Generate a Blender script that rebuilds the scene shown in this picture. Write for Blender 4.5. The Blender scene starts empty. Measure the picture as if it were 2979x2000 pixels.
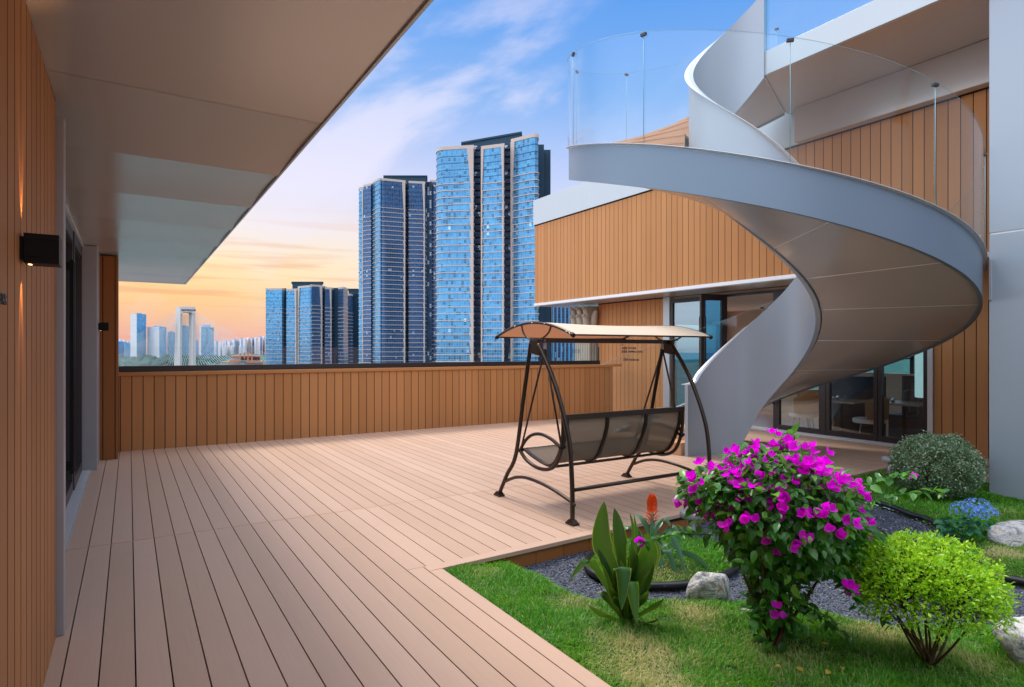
import bpy, math, random
import numpy as np
from mathutils import Vector, Matrix
from math import sin, cos, pi, radians as R_

# ------------------------------------------------------------------ camera, world, sun
sc = bpy.context.scene
EYE = Vector((0.0, 0.0, 1.5))
YAW = 32.15
FW = Vector((sin(R_(YAW)), cos(R_(YAW)), 0)); RT = Vector((cos(R_(YAW)), -sin(R_(YAW)), 0))
cam_data = bpy.data.cameras.new('camera'); cam = bpy.data.objects.new('camera', cam_data)
sc.collection.objects.link(cam); sc.camera = cam
cam_data.sensor_width = 36.0; cam_data.lens = 21.43; cam_data.shift_y = 0.006
cam_data.clip_start = 0.05; cam_data.clip_end = 12000
cam.location = EYE; cam.rotation_euler = (R_(90), 0, R_(-YAW))

SUN_EL, SUN_AZ = 58.0, -9.0          # azimuth measured from +Y towards +X
sun_d = bpy.data.lights.new('sun', 'SUN'); sun = bpy.data.objects.new('sun', sun_d)
sc.collection.objects.link(sun)
sun_d.energy = 2.7; sun_d.angle = R_(17.0); sun_d.color = (1.0, 0.9, 0.76)
sdir = Vector((sin(R_(SUN_AZ)) * cos(R_(SUN_EL)), cos(R_(SUN_AZ)) * cos(R_(SUN_EL)), sin(R_(SUN_EL))))
sun.rotation_euler = sdir.to_track_quat('Z', 'Y').to_euler()

sc.view_settings.view_transform = 'Standard'; sc.view_settings.look = 'None'
sc.view_settings.exposure = 0.08; sc.view_settings.gamma = 1.0
sc.cycles.max_bounces = 10; sc.cycles.transparent_max_bounces = 24; sc.cycles.glossy_bounces = 5
sc.cycles.use_denoising = True
sc.cycles.sample_clamp_indirect = 6.0

def s2l(c):
    return tuple((x / 255 / 12.92) if x / 255 <= 0.04045 else ((x / 255 + 0.055) / 1.055) ** 2.4 for x in c)

world = bpy.data.worlds.new('World'); sc.world = world; world.use_nodes = True
wt = world.node_tree; wt.nodes.clear()
def wn(t, **k):
    n = wt.nodes.new(t)
    for a, b in k.items(): setattr(n, a, b)
    return n
def wl(a, b): wt.links.new(a, b)
def wmath(op, a, b=None, c=None, clamp=False):
    n = wn('ShaderNodeMath', operation=op, use_clamp=clamp)
    for i, v in enumerate((a, b, c)):
        if v is None: continue
        if hasattr(v, 'links'): wl(v, n.inputs[i])
        else: n.inputs[i].default_value = v
    return n.outputs[0]
def wramp(fac, stops, interp='EASE'):
    n = wn('ShaderNodeValToRGB'); n.color_ramp.interpolation = interp
    els = n.color_ramp.elements
    while len(els) < len(stops): els.new(0.5)
    for e, (p, c) in zip(els, stops):
        e.position = p; e.color = (*c, 1) if len(c) == 3 else c
    wl(fac, n.inputs[0]); return n.outputs[0]
def wmix(f, a, b, mode='MIX'):
    n = wn('ShaderNodeMix', data_type='RGBA', blend_type=mode)
    for i, v in ((0, f), (6, a), (7, b)):
        if hasattr(v, 'links'): wl(v, n.inputs[i])
        else: n.inputs[i].default_value = v if not isinstance(v, tuple) else (*v, 1)
    return n.outputs[2]
tc = wn('ShaderNodeTexCoord')
sep = wn('ShaderNodeSeparateXYZ'); wl(tc.outputs['Generated'], sep.inputs[0])
elev = wmath('MULTIPLY', wmath('ARCSINE', sep.outputs[2]), 180 / pi / 90)     # 0..1 = 0..90 deg
elev = wmath('MAXIMUM', elev, 0.0)
# left of the picture (towards -X) is the warm side
az = wmath('ADD', wmath('MULTIPLY', sep.outputs[0], 0.5), 0.5)
warm = wramp(elev, [(0.0, s2l((226, 170, 170))), (0.022, s2l((240, 180, 150))), (0.05, s2l((252, 204, 136))),
                    (0.08, s2l((255, 228, 172))), (0.115, s2l((252, 236, 218))), (0.17, s2l((222, 218, 240))),
                    (0.24, s2l((160, 192, 242))), (0.36, s2l((84, 156, 236))), (0.55, s2l((52, 120, 214))), (1.0, s2l((40, 95, 185)))], 'LINEAR')
cool = wramp(elev, [(0.0, s2l((236, 196, 186))), (0.03, s2l((248, 214, 176))), (0.07, s2l((250, 232, 214))), (0.12, s2l((224, 222, 242))),
                    (0.18, s2l((186, 204, 246))), (0.25, s2l((126, 176, 240))), (0.36, s2l((78, 150, 234))),
                    (0.55, s2l((52, 120, 214))), (0.9, s2l((40, 95, 185))), (1.0, s2l((40, 95, 185)))], 'LINEAR')
azf = wn('ShaderNodeMapRange'); wl(sep.outputs[0], azf.inputs[0]); azf.inputs[1].default_value = 0.05; azf.inputs[2].default_value = 0.6
base = wmix(azf.outputs[0], warm, cool)
# high soft clouds, projected on a flat layer overhead
zz = wmath('ADD', wmath('MAXIMUM', sep.outputs[2], 0.0), 0.12)
cx = wmath('DIVIDE', sep.outputs[0], zz); cy = wmath('DIVIDE', sep.outputs[1], zz)
comb = wn('ShaderNodeCombineXYZ'); wl(cx, comb.inputs[0]); wl(cy, comb.inputs[1])
mp = wn('ShaderNodeMapping'); wl(comb.outputs[0], mp.inputs[0]); mp.inputs['Rotation'].default_value = (0, 0, R_(25)); mp.inputs['Scale'].default_value = (1.25, 0.5, 1)
mp.inputs['Location'].default_value = (12.6, 0.6, 0)
nz = wn('ShaderNodeTexNoise'); nz.inputs['Scale'].default_value = 1.15; nz.inputs['Detail'].default_value = 9; nz.inputs['Roughness'].default_value = 0.58; nz.inputs['Distortion'].default_value = 0.5
wl(mp.outputs[0], nz.inputs[0])
cf = wramp(nz.outputs[0], [(0.0, (0, 0, 0)), (0.46, (0, 0, 0)), (0.60, (0.8, 0.8, 0.8)), (1.0, (1, 1, 1))])
cmask = wramp(elev, [(0.0, (0, 0, 0)), (0.10, (0.25, 0.25, 0.25)), (0.16, (1, 1, 1)), (0.30, (0.8, 0.8, 0.8)), (0.40, (0.08, 0.08, 0.08)), (1, (0.05, 0.05, 0.05))], 'LINEAR')
cza = wn('ShaderNodeMapRange'); cza.interpolation_type = 'SMOOTHSTEP'; wl(sep.outputs[0], cza.inputs[0]); cza.inputs[1].default_value = 0.46; cza.inputs[2].default_value = 0.64; cza.inputs[3].default_value = 0.95; cza.inputs[4].default_value = 0.22
cfac = wmath('MULTIPLY', wmath('MULTIPLY', cf, cmask), cza.outputs[0])
base = wmix(cfac, base, s2l((236, 232, 250)))
# thin sunset streaks close to the horizon
mp2 = wn('ShaderNodeMapping'); wl(tc.outputs['Generated'], mp2.inputs[0]); mp2.inputs['Scale'].default_value = (3.0, 3.0, 52.0); mp2.inputs['Rotation'].default_value = (0.035, -0.03, 0)
nz2 = wn('ShaderNodeTexNoise'); nz2.inputs['Scale'].default_value = 1.3; nz2.inputs['Detail'].default_value = 5; nz2.inputs['Roughness'].default_value = 0.55; nz2.inputs['Distortion'].default_value = 0.4
wl(mp2.outputs[0], nz2.inputs[0])
sf = wramp(nz2.outputs[0], [(0.0, (0, 0, 0)), (0.5, (0, 0, 0)), (0.68, (1, 1, 1)), (1.0, (1, 1, 1))])
smask = wramp(elev, [(0.0, (0.2, 0.2, 0.2)), (0.025, (0.9, 0.9, 0.9)), (0.085, (0.7, 0.7, 0.7)), (0.14, (0, 0, 0)), (1.0, (0, 0, 0))], 'LINEAR')
sfac = wmath('MULTIPLY', wmath('MULTIPLY', sf, smask), 0.62)
base = wmix(sfac, base, s2l((236, 160, 120)))
# unseen sky: brightened overhead and leftward as added fill light, blue-grey behind viewer
hi = wramp(elev, [(0.0, (0, 0, 0)), (0.40, (0, 0, 0)), (0.62, (1, 1, 1)), (1.0, (1, 1, 1))])
fwd = wmath('ADD', wmath('MULTIPLY', sep.outputs[0], FW.x), wmath('MULTIPLY', sep.outputs[1], FW.y))
bk = wn('ShaderNodeMapRange'); bk.interpolation_type = 'SMOOTHSTEP'; wl(fwd, bk.inputs[0]); bk.inputs[1].default_value = 0.25; bk.inputs[2].default_value = -0.35; bk.inputs[3].default_value = 0; bk.inputs[4].default_value = 1
up = wn('ShaderNodeMapRange'); wl(sep.outputs[2], up.inputs[0]); up.inputs[1].default_value = -0.02; up.inputs[2].default_value = 0.05
lf = wn('ShaderNodeMapRange'); lf.interpolation_type = 'SMOOTHSTEP'; wl(sep.outputs[0], lf.inputs[0]); lf.inputs[1].default_value = -0.2; lf.inputs[2].default_value = -0.75; lf.inputs[3].default_value = 0; lf.inputs[4].default_value = 1
base = wmix(wmath('MULTIPLY', bk.outputs[0], up.outputs[0]), base, (0.62, 0.72, 0.88))
bright = wmath('MAXIMUM', hi, wmath('MULTIPLY', wmath('MULTIPLY', lf.outputs[0], up.outputs[0]), 0.8))
base = wmix(bright, base, (2.15, 2.28, 2.55))
sky = wn('ShaderNodeTexSky', sky_type='NISHITA'); sky.sun_disc = False
sky.sun_elevation = R_(SUN_EL); sky.sun_rotation = R_(SUN_AZ)
bg1 = wn('ShaderNodeBackground'); wl(base, bg1.inputs[0]); bg1.inputs[1].default_value = 0.97
bg2 = wn('ShaderNodeBackground'); wl(sky.outputs[0], bg2.inputs[0]); bg2.inputs[1].default_value = 0.006
ad = wn('ShaderNodeAddShader'); wl(bg1.outputs[0], ad.inputs[0]); wl(bg2.outputs[0], ad.inputs[1])
wo = wn('ShaderNodeOutputWorld'); wl(ad.outputs[0], wo.inputs[0])

# ------------------------------------------------------------------ materials
M = {}
class NT:
    def __init__(s, name):
        s.m = bpy.data.materials.new(name); s.m.use_nodes = True; s.t = s.m.node_tree
        s.b = s.t.nodes['Principled BSDF']; s.o = s.t.nodes['Material Output']
    def n(s, t, **k):
        n = s.t.nodes.new(t)
        for a, b in k.items(): setattr(n, a, b)
        return n
    def l(s, a, b): s.t.links.new(a, b)
    def math(s, op, a, b=None, clamp=False):
        n = s.n('ShaderNodeMath', operation=op, use_clamp=clamp)
        for i, v in enumerate((a, b)):
            if v is None: continue
            if hasattr(v, 'links'): s.l(v, n.inputs[i])
            else: n.inputs[i].default_value = v
        return n.outputs[0]
    def mix(s, f, a, b, mode='MIX'):
        n = s.n('ShaderNodeMix', data_type='RGBA', blend_type=mode)
        for i, v in ((0, f), (6, a), (7, b)):
            if hasattr(v, 'links'): s.l(v, n.inputs[i])
            else: n.inputs[i].default_value = (*v, 1) if isinstance(v, tuple) else v
        return n.outputs[2]
    def ramp(s, f, stops, interp='LINEAR'):
        n = s.n('ShaderNodeValToRGB'); n.color_ramp.interpolation = interp
        els = n.color_ramp.elements
        while len(els) < len(stops): els.new(0.5)
        for e, (p, c) in zip(els, stops): e.position = p; e.color = (*c, 1)
        s.l(f, n.inputs[0]); return n.outputs[0]
    def coord(s, scale=(1, 1, 1), which='Object', rot=(0, 0, 0)):
        tcn = s.n('ShaderNodeTexCoord'); mp = s.n('ShaderNodeMapping')
        mp.inputs['Scale'].default_value = scale; mp.inputs['Rotation'].default_value = rot
        s.l(tcn.outputs[which], mp.inputs[0]); return mp.outputs[0]
    def noise(s, co, scale=5, detail=3, rough=0.5, dist=0):
        n = s.n('ShaderNodeTexNoise'); n.inputs['Scale'].default_value = scale; n.inputs['Detail'].default_value = detail
        n.inputs['Roughness'].default_value = rough; n.inputs['Distortion'].default_value = dist
        s.l(co, n.inputs[0]); return n.outputs[0]
    def bump(s, h, st=0.2, d=0.01):
        n = s.n('ShaderNodeBump'); n.inputs['Strength'].default_value = st; n.inputs['Distance'].default_value = d
        s.l(h, n.inputs['Height']); s.l(n.outputs[0], s.b.inputs['Normal'])
    def island(s):
        g = s.n('ShaderNodeNewGeometry'); return g.outputs['Random Per Island']
def mul(c, k): return tuple(x * k for x in c)

def mat_plain(name, col, rough=0.5, metal=0.0, var=0.08, spec=0.5, nscale=3.0, bump=0.0, rvar=0.12):
    t = NT(name); co = t.coord()
    f = t.noise(co, nscale, 4)
    t.l(t.mix(f, mul(col, 1 - var), mul(col, 1 + var)), t.b.inputs['Base Color'])
    r = t.math('ADD', t.math('MULTIPLY', t.noise(co, nscale * 2.3, 3), rvar), rough - rvar / 2)
    t.l(r, t.b.inputs['Roughness']); t.b.inputs['Metallic'].default_value = metal
    t.b.inputs['Specular IOR Level'].default_value = spec
    if bump: t.bump(t.noise(co, 60, 3), bump, 0.003)
    M[name] = t.m; return t

def mat_wood(name, c0, c1, axis=2, rough=0.55, grain=1.0):
    """plank material: tone differs from plank to plank, fine grain along the plank"""
    t = NT(name)
    sc_ = [70, 70, 70]; sc_[axis] = 2.2
    co = t.coord(tuple(sc_)); isl = t.island()
    g = t.noise(co, 1.0, 4, 0.6)
    co2 = t.coord(); blot = t.noise(co2, 1.7, 3)
    a = t.mix(isl, c0, c1)
    a = t.mix(t.math('MULTIPLY', g, 0.28 * grain), a, mul(c0, 0.55))
    a = t.mix(t.math('MULTIPLY', blot, 0.3), a, mul(c1, 1.1))
    sp = t.noise(t.coord((1, 1, 1)), 240, 2)
    a = t.mix(t.math('MULTIPLY', sp, 0.16), a, mul(c0, 0.6))
    t.l(a, t.b.inputs['Base Color'])
    t.l(t.math('ADD', t.math('MULTIPLY', blot, 0.15), rough - 0.07), t.b.inputs['Roughness'])
    t.bump(t.math('ADD', g, sp), 0.25, 0.002)
    t.b.inputs['Specular IOR Level'].default_value = 0.22
    M[name] = t.m

mat_wood('cladding', (0.48, 0.22, 0.083), (0.60, 0.285, 0.115), 2, 0.65)
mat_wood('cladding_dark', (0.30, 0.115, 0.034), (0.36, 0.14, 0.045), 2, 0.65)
mat_wood('cladding_shaded', (0.42, 0.185, 0.072), (0.52, 0.235, 0.092), 2, 0.6, 1.4)  # same timber as cladding, its colour darkened for the shaded left wall
mat_wood('decking', (0.49, 0.325, 0.235), (0.58, 0.395, 0.30), 1, 0.5, 1.0)
mat_wood('step_wood', (0.52, 0.29, 0.16), (0.60, 0.35, 0.20), 0, 0.5)
mat_plain('gap_dark', (0.012, 0.009, 0.008), 0.9)  # near-black; in the cladding grooves this colour stands for shade
mat_plain('white_metal', (0.46, 0.52, 0.56), 0.34, 0.2, 0.04, 0.5, 1.3)
mat_plain('soffit_metal', (0.50, 0.47, 0.45), 0.23, 0.3, 0.015, 0.5, 0.3, rvar=0.015)
mat_plain('stair_metal', (0.33, 0.385, 0.45), 0.38, 0.25, 0.02, 0.45, 0.5, rvar=0.04)
mat_plain('stair_metal_shaded', (0.15, 0.21, 0.28), 0.36, 0.25, 0.03, 0.5, 0.5, rvar=0.04)  # darker copy of the stair metal, shade put into the colour
mat_plain('grey_trim', (0.36, 0.36, 0.38), 0.4, 0.2, 0.05)
mat_plain('silver_trim', (0.68, 0.70, 0.73), 0.3, 0.3, 0.03)
mat_plain('dark_frame', (0.045, 0.038, 0.04), 0.38, 0.4, 0.1)
mat_plain('black_metal', (0.003, 0.003, 0.004), 0.5, 0.0, 0.1, 0.25)
mat_plain('bronze_metal', (0.045, 0.03, 0.023), 0.3, 0.55, 0.15, 0.6)
mat_plain('chrome', (0.6, 0.6, 0.62), 0.2, 1.0, 0.02)
mat_plain('stone', (0.44, 0.40, 0.32), 0.75, 0, 0.12, 0.3, 6, 0.3)
mat_plain('black_rubber', (0.012, 0.013, 0.016), 0.35)
mat_plain('pale_edging', (0.30, 0.36, 0.40), 0.5)
mat_plain('interior_wall', (0.72, 0.60, 0.48), 0.7)
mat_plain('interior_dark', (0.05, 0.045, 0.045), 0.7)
mat_plain('interior_floor', (0.62, 0.42, 0.28), 0.3)
mat_plain('navy_leather', (0.010, 0.014, 0.032), 0.45)
mat_plain('table_wood', (0.34, 0.24, 0.17), 0.35)
mat_plain('chair_leather', (0.30, 0.13, 0.055), 0.5)
mat_plain('chair_seat', (0.62, 0.60, 0.55), 0.6)
mat_plain('sign_black', (0.01, 0.01, 0.012), 0.4)
mat_plain('bridge_concrete', (0.60, 0.56, 0.55), 0.7)
mat_plain('bridge_blue', (0.02, 0.04, 0.16), 0.6)
mat_plain('cable', (0.75, 0.8, 0.85), 0.5)
mat_plain('tile_roof', (0.42, 0.17, 0.09), 0.8)
mat_plain('house_wall', (0.45, 0.47, 0.48), 0.7)
mat_plain('lampshade', (0.62, 0.74, 0.74), 0.5).b.inputs['Emission Color'].default_value = (0.62, 0.9, 0.88, 1)
M['lampshade'].node_tree.nodes['Principled BSDF'].inputs['Emission Strength'].default_value = 0.55
mat_plain('bark', (0.10, 0.055, 0.03), 0.8, 0, 0.3, 0.2, 20)
mat_plain('soil', (0.05, 0.035, 0.02), 0.95, 0, 0.4, 0.1, 20, 0.5)

def mat_glass(name, tint, refl=1.0, rough=0.0, base_refl=0.04):
    t = NT(name); t.t.nodes.remove(t.b)
    tr = t.n('ShaderNodeBsdfTransparent'); tr.inputs[0].default_value = (*tint, 1)
    gl = t.n('ShaderNodeBsdfGlossy'); gl.inputs['Roughness'].default_value = rough; gl.inputs[0].default_value = (0.95, 0.98, 1, 1)
    ge = t.n('ShaderNodeNewGeometry'); dp = t.n('ShaderNodeVectorMath', operation='DOT_PRODUCT'); t.l(ge.outputs['Incoming'], dp.inputs[0]); t.l(ge.outputs['Normal'], dp.inputs[1])
    c1 = t.math('SUBTRACT', 1.0, t.math('ABSOLUTE', dp.outputs['Value']), clamp=True)
    f = t.math('ADD', t.math('MULTIPLY', t.math('POWER', c1, 5.0), 0.9 * refl), base_refl, clamp=True)
    mx = t.n('ShaderNodeMixShader'); t.l(f, mx.inputs[0]); t.l(tr.outputs[0], mx.inputs[1]); t.l(gl.outputs[0], mx.inputs[2])
    t.l(mx.outputs[0], t.o.inputs[0]); M[name] = t.m
mat_glass('clear_glass', (0.955, 0.982, 0.988), 0.5, 0.0, 0.022)
mat_glass('window_glass', (0.80, 0.90, 0.92), 0.8, 0.0, 0.10)
mat_glass('door_glass', (0.42, 0.72, 0.86), 0.9, 0.0, 0.16)
t = NT('glass_edge'); t.b.inputs['Base Color'].default_value = (0.16, 0.38, 0.46, 1); t.b.inputs['Roughness'].default_value = 0.45; M['glass_edge'] = t.m

# canopy cloth, seen from both sides, a little light comes through
t = NT('canopy_cloth'); co = t.coord((1, 1, 1))
w = t.noise(t.coord((2, 14, 14)), 3, 3)
c = t.mix(w, (0.72, 0.64, 0.50), (0.80, 0.72, 0.58)); t.l(c, t.b.inputs['Base Color']); t.b.inputs['Roughness'].default_value = 0.8
tl = t.n('ShaderNodeBsdfTranslucent'); tl.inputs[0].default_value = (0.85, 0.36, 0.10, 1)
mx = t.n('ShaderNodeMixShader'); mx.inputs[0].default_value = 0.30
t.l(t.b.outputs[0], mx.inputs[1]); t.l(tl.outputs[0], mx.inputs[2]); t.l(mx.outputs[0], t.o.inputs[0]); M['canopy_cloth'] = t.m
# mesh sling of the swing seat
t = NT('sling_mesh'); co = t.coord((1, 1, 1))
wv = t.n('ShaderNodeTexWave'); wv.bands_direction = 'X'; wv.inputs['Scale'].default_value = 34; t.l(co, wv.inputs[0])
wv2 = t.n('ShaderNodeTexWave'); wv2.bands_direction = 'Z'; wv2.inputs['Scale'].default_value = 60; t.l(co, wv2.inputs[0])
c = t.mix(wv.outputs['Fac'], (0.07, 0.054, 0.04), (0.22, 0.18, 0.135)); c = t.mix(t.math('MULTIPLY', wv2.outputs['Fac'], 0.35), c, (0.30, 0.25, 0.20))
t.l(c, t.b.inputs['Base Color']); t.b.inputs['Roughness'].default_value = 0.75
tr = t.n('ShaderNodeBsdfTransparent'); mx = t.n('ShaderNodeMixShader'); mx.inputs[0].default_value = 0.28
t.l(t.b.outputs[0], mx.inputs[1]); t.l(tr.outputs[0], mx.inputs[2]); t.l(mx.outputs[0], t.o.inputs[0]); M['sling_mesh'] = t.m

def mat_leaf(name, c0, c1, c2=None, rough=0.4, trans=0.3, tcol=None, var=None):
    """leaf: tone differs from leaf to leaf; light also passes through the blade"""
    t = NT(name); isl = t.island()
    stops = [(0.0, c0), (0.6, c1), (1.0, c2 or c1)]
    c = t.ramp(isl, stops)
    n = t.noise(t.coord(), 90, 2); c = t.mix(t.math('MULTIPLY', n, 0.3), c, mul(c1, 0.6))
    if var is not None:
        at = t.n('ShaderNodeAttribute', attribute_name='tone'); c = t.mix(at.outputs['Fac'], c, var)
    t.l(c, t.b.inputs['Base Color']); t.b.inputs['Roughness'].default_value = rough
    tl = t.n('ShaderNodeBsdfTranslucent')
    if tcol: tl.inputs[0].default_value = (*tcol, 1)
    else: t.l(t.mix(0.5, c, mul(c2 or c1, 1.8)), tl.inputs[0])
    mx = t.n('ShaderNodeMixShader'); mx.inputs[0].default_value = trans
    t.l(t.b.outputs[0], mx.inputs[1]); t.l(tl.outputs[0], mx.inputs[2]); t.l(mx.outputs[0], t.o.inputs[0]); M[name] = t.m
mat_leaf('grass_blade', (0.022, 0.14, 0.004), (0.08, 0.34, 0.01), (0.20, 0.48, 0.02), 0.5, 0.4, None, (0.60, 0.50, 0.24))
mat_leaf('bougain_leaf', (0.012, 0.09, 0.012), (0.04, 0.19, 0.022), (0.17, 0.44, 0.04), 0.3, 0.3)
mat_leaf('magenta_bract', (0.80, 0.0, 0.72), (0.95, 0.0, 0.88), (0.85, 0.02, 0.62), 0.6, 0.55, (1.0, 0.0, 0.95))
mat_leaf('lime_leaf', (0.10, 0.30, 0.008), (0.30, 0.60, 0.02), (0.58, 0.82, 0.05), 0.35, 0.35)
mat_leaf('box_leaf', (0.04, 0.12, 0.045), (0.15, 0.27, 0.12), (0.55, 0.62, 0.46), 0.35, 0.15)
mat_leaf('hydrangea_leaf', (0.02, 0.12, 0.05), (0.035, 0.18, 0.07), (0.07, 0.26, 0.09), 0.35, 0.2)
mat_leaf('blue_petal', (0.06, 0.20, 0.70), (0.14, 0.34, 0.85), (0.38, 0.60, 0.95), 0.5, 0.3)
mat_leaf('yellow_leaf', (0.45, 0.27, 0.03), (0.55, 0.36, 0.04), (0.6, 0.42, 0.08), 0.6, 0.2)
mat_leaf('bract_orange', (0.55, 0.03, 0.01), (0.75, 0.07, 0.01), (0.85, 0.18, 0.01), 0.35, 0.2)
mat_leaf('dry_blade', (0.40, 0.30, 0.14), (0.52, 0.42, 0.20), (0.48, 0.40, 0.16), 0.8, 0.2)
mat_leaf('brom_leaf', (0.05, 0.16, 0.07), (0.10, 0.24, 0.12), (0.16, 0.30, 0.18), 0.28, 0.15)
t = NT('blade_leaf'); isl = t.island()       # broad leaves with fine lengthwise stripes
uv = t.n('ShaderNodeTexCoord'); mp = t.n('ShaderNodeMapping'); mp.inputs['Scale'].default_value = (16, 1.2, 1); t.l(uv.outputs['UV'], mp.inputs[0])
st = t.noise(mp.outputs[0], 1.6, 3, 0.6)
c = t.ramp(isl, [(0.0, (0.005, 0.035, 0.008)), (0.55, (0.010, 0.06, 0.012)), (0.85, (0.03, 0.13, 0.016)), (1.0, (0.12, 0.32, 0.015))])
c = t.mix(t.math('MULTIPLY', st, 0.35), c, (0.07, 0.20, 0.04))
su = t.n('ShaderNodeSeparateXYZ'); t.l(uv.outputs['UV'], su.inputs[0])
eg = t.math('GREATER_THAN', t.math('ABSOLUTE', t.math('SUBTRACT', su.outputs[0], 0.5)), 0.45); c = t.mix(t.math('MULTIPLY', eg, 0.7), c, (0.40, 0.46, 0.06))
t.l(c, t.b.inputs['Base Color']); t.b.inputs['Roughness'].default_value = 0.3
tl = t.n('ShaderNodeBsdfTranslucent'); t.l(t.mix(0.35, c, (0.35, 0.60, 0.03)), tl.inputs[0])
mx = t.n('ShaderNodeMixShader'); mx.inputs[0].default_value = 0.28
t.l(t.b.outputs[0], mx.inputs[1]); t.l(tl.outputs[0], mx.inputs[2]); t.l(mx.outputs[0], t.o.inputs[0]); M['blade_leaf'] = t.m
t.bump(st, 0.3, 0.004)

t = NT('gravel'); co = t.coord()
vo = t.n('ShaderNodeTexVoronoi'); vo.inputs['Scale'].default_value = 150; t.l(co, vo.inputs[0])
c = t.mix(vo.outputs['Color'], (0.016, 0.021, 0.038), (0.15, 0.17, 0.235)); 
c = t.mix(t.math('MULTIPLY', t.noise(co, 5, 3), 0.5), c, (0.035, 0.045, 0.07)); t.l(c, t.b.inputs['Base Color'])
t.bump(vo.outputs['Distance'], 1.0, 0.006); t.b.inputs['Roughness'].default_value = 0.6; M['gravel'] = t.m
t = NT('pebble'); c = t.ramp(t.island(), [(0, (0.012, 0.017, 0.03)), (0.6, (0.065, 0.078, 0.12)), (0.93, (0.19, 0.215, 0.29)), (1.0, (0.4, 0.4, 0.42))])
t.l(c, t.b.inputs['Base Color']); t.b.inputs['Roughness'].default_value = 0.5; M['pebble'] = t.m
t = NT('rock'); co = t.coord()
n1 = t.noise(co, 9, 8, 0.65, 1.5); n2 = t.noise(t.coord((1, 1, 2.5)), 22, 6, 0.6)
c = t.ramp(n1, [(0.3, (0.06, 0.06, 0.065)), (0.46, (0.36, 0.36, 0.36)), (0.56, (0.62, 0.61, 0.59)), (0.68, (0.36, 0.24, 0.15))])
t.l(c, t.b.inputs['Base Color']); t.b.inputs['Roughness'].default_value = 0.8; t.bump(t.math('ADD', n1, n2), 0.8, 0.02); M['rock'] = t.m
t = NT('lawn_ground'); co = t.coord(); n1 = t.noise(co, 4, 5, 0.6)
c = t.ramp(n1, [(0.3, (0.02, 0.05, 0.01)), (0.55, (0.05, 0.10, 0.015)), (0.7, (0.12, 0.10, 0.04))]); t.l(c, t.b.inputs['Base Color'])
t.b.inputs['Roughness'].default_value = 0.95; M['lawn_ground'] = t.m
t = NT('far_green'); co = t.coord((1, 1, 1)); n1 = t.noise(co, 0.05, 8, 0.7)
c = t.ramp(n1, [(0.3, (0.004, 0.045, 0.045)), (0.5, (0.012, 0.10, 0.085)), (0.7, (0.03, 0.17, 0.12))]); t.l(c, t.b.inputs['Base Color'])
t.bump(n1, 1.0, 8); t.b.inputs['Roughness'].default_value = 0.9; M['far_green'] = t.m
t = NT('city_ground'); co = t.coord(); n1 = t.noise(co, 0.02, 6, 0.7)
c = t.ramp(n1, [(0.35, (0.02, 0.08, 0.08)), (0.6, (0.10, 0.16, 0.18))]); t.l(c, t.b.inputs['Base Color']); t.b.inputs['Roughness'].default_value = 0.9; M['city_ground'] = t.m
def mat_warm_lamp():
    t = NT('lamp_glow'); t.b.inputs['Emission Color'].default_value = (1, 0.55, 0.2, 1); t.b.inputs['Emission Strength'].default_value = 6; M['lamp_glow'] = t.m
mat_warm_lamp()

def mat_facade(name, cu, cv, glass0, glass1, frame, mull=0.10, dark=0.25, blind=0.06, metal=0.5, rough=0.12):
    """curtain wall: UV in metres; every pane gets its own tone, thin mullions, some opened or dark panes"""
    t = NT(name); uv = t.n('ShaderNodeTexCoord'); s = t.n('ShaderNodeSeparateXYZ'); t.l(uv.outputs['UV'], s.inputs[0])
    u = t.math('DIVIDE', s.outputs[0], cu); v = t.math('DIVIDE', s.outputs[1], cv)
    fu = t.math('FLOOR', u); fv = t.math('FLOOR', v)
    cb = t.n('ShaderNodeCombineXYZ'); t.l(fu, cb.inputs[0]); t.l(fv, cb.inputs[1])
    wn_ = t.n('ShaderNodeTexWhiteNoise', noise_dimensions='2D'); t.l(cb.outputs[0], wn_.inputs[0])
    big = t.noise(t.coord((0.05, 0.05, 0.09), 'Object'), 1.0, 4, 0.5, 0.8)
    fac = t.math('ADD', t.math('MULTIPLY', wn_.outputs['Value'], 0.45), t.math('MULTIPLY', big, 0.7), clamp=True)
    c = t.mix(fac, glass0, glass1)
    isd = t.math('GREATER_THAN', wn_.outputs['Value'], 1 - dark); c = t.mix(t.math('MULTIPLY', isd, 0.75), c, mul(glass0, 0.35))
    sepc = t.n('ShaderNodeSeparateXYZ'); t.l(wn_.outputs['Color'], sepc.inputs[0])
    isb = t.math('GREATER_THAN', sepc.outputs[1], 1 - blind); c = t.mix(t.math('MULTIPLY', isb, 0.7), c, (0.55, 0.7, 0.8))
    ru = t.math('FRACT', u); rv = t.math('FRACT', v)
    mu = t.math('LESS_THAN', ru, mull / cu); mv = t.math('LESS_THAN', rv, mull * 1.5 / cv)
    mid = t.math('LESS_THAN', t.math('ABSOLUTE', t.math('SUBTRACT', rv, 0.62)), mull * 0.5 / cv)
    mk = t.math('MAXIMUM', t.math('MAXIMUM', mu, mv), mid)
    c = t.mix(mk, c, frame); t.l(c, t.b.inputs['Base Color'])
    inv = t.math('SUBTRACT', 1.0, mk)
    t.l(t.math('MULTIPLY', inv, metal), t.b.inputs['Metallic'])
    t.l(t.math('ADD', t.math('MULTIPLY', mk, 0.5), rough), t.b.inputs['Roughness']); M[name] = t.m
mat_facade('tower_glass', 1.25, 1.585, (0.012, 0.10, 0.27), (0.08, 0.38, 0.68), (0.20, 0.40, 0.55), 0.13, 0.16, 0.006)
mat_facade('tower_glass_deep', 1.25, 1.585, (0.006, 0.03, 0.11), (0.02, 0.10, 0.27), (0.12, 0.22, 0.36), 0.11, 0.15, 0.008, 0.35)
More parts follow.
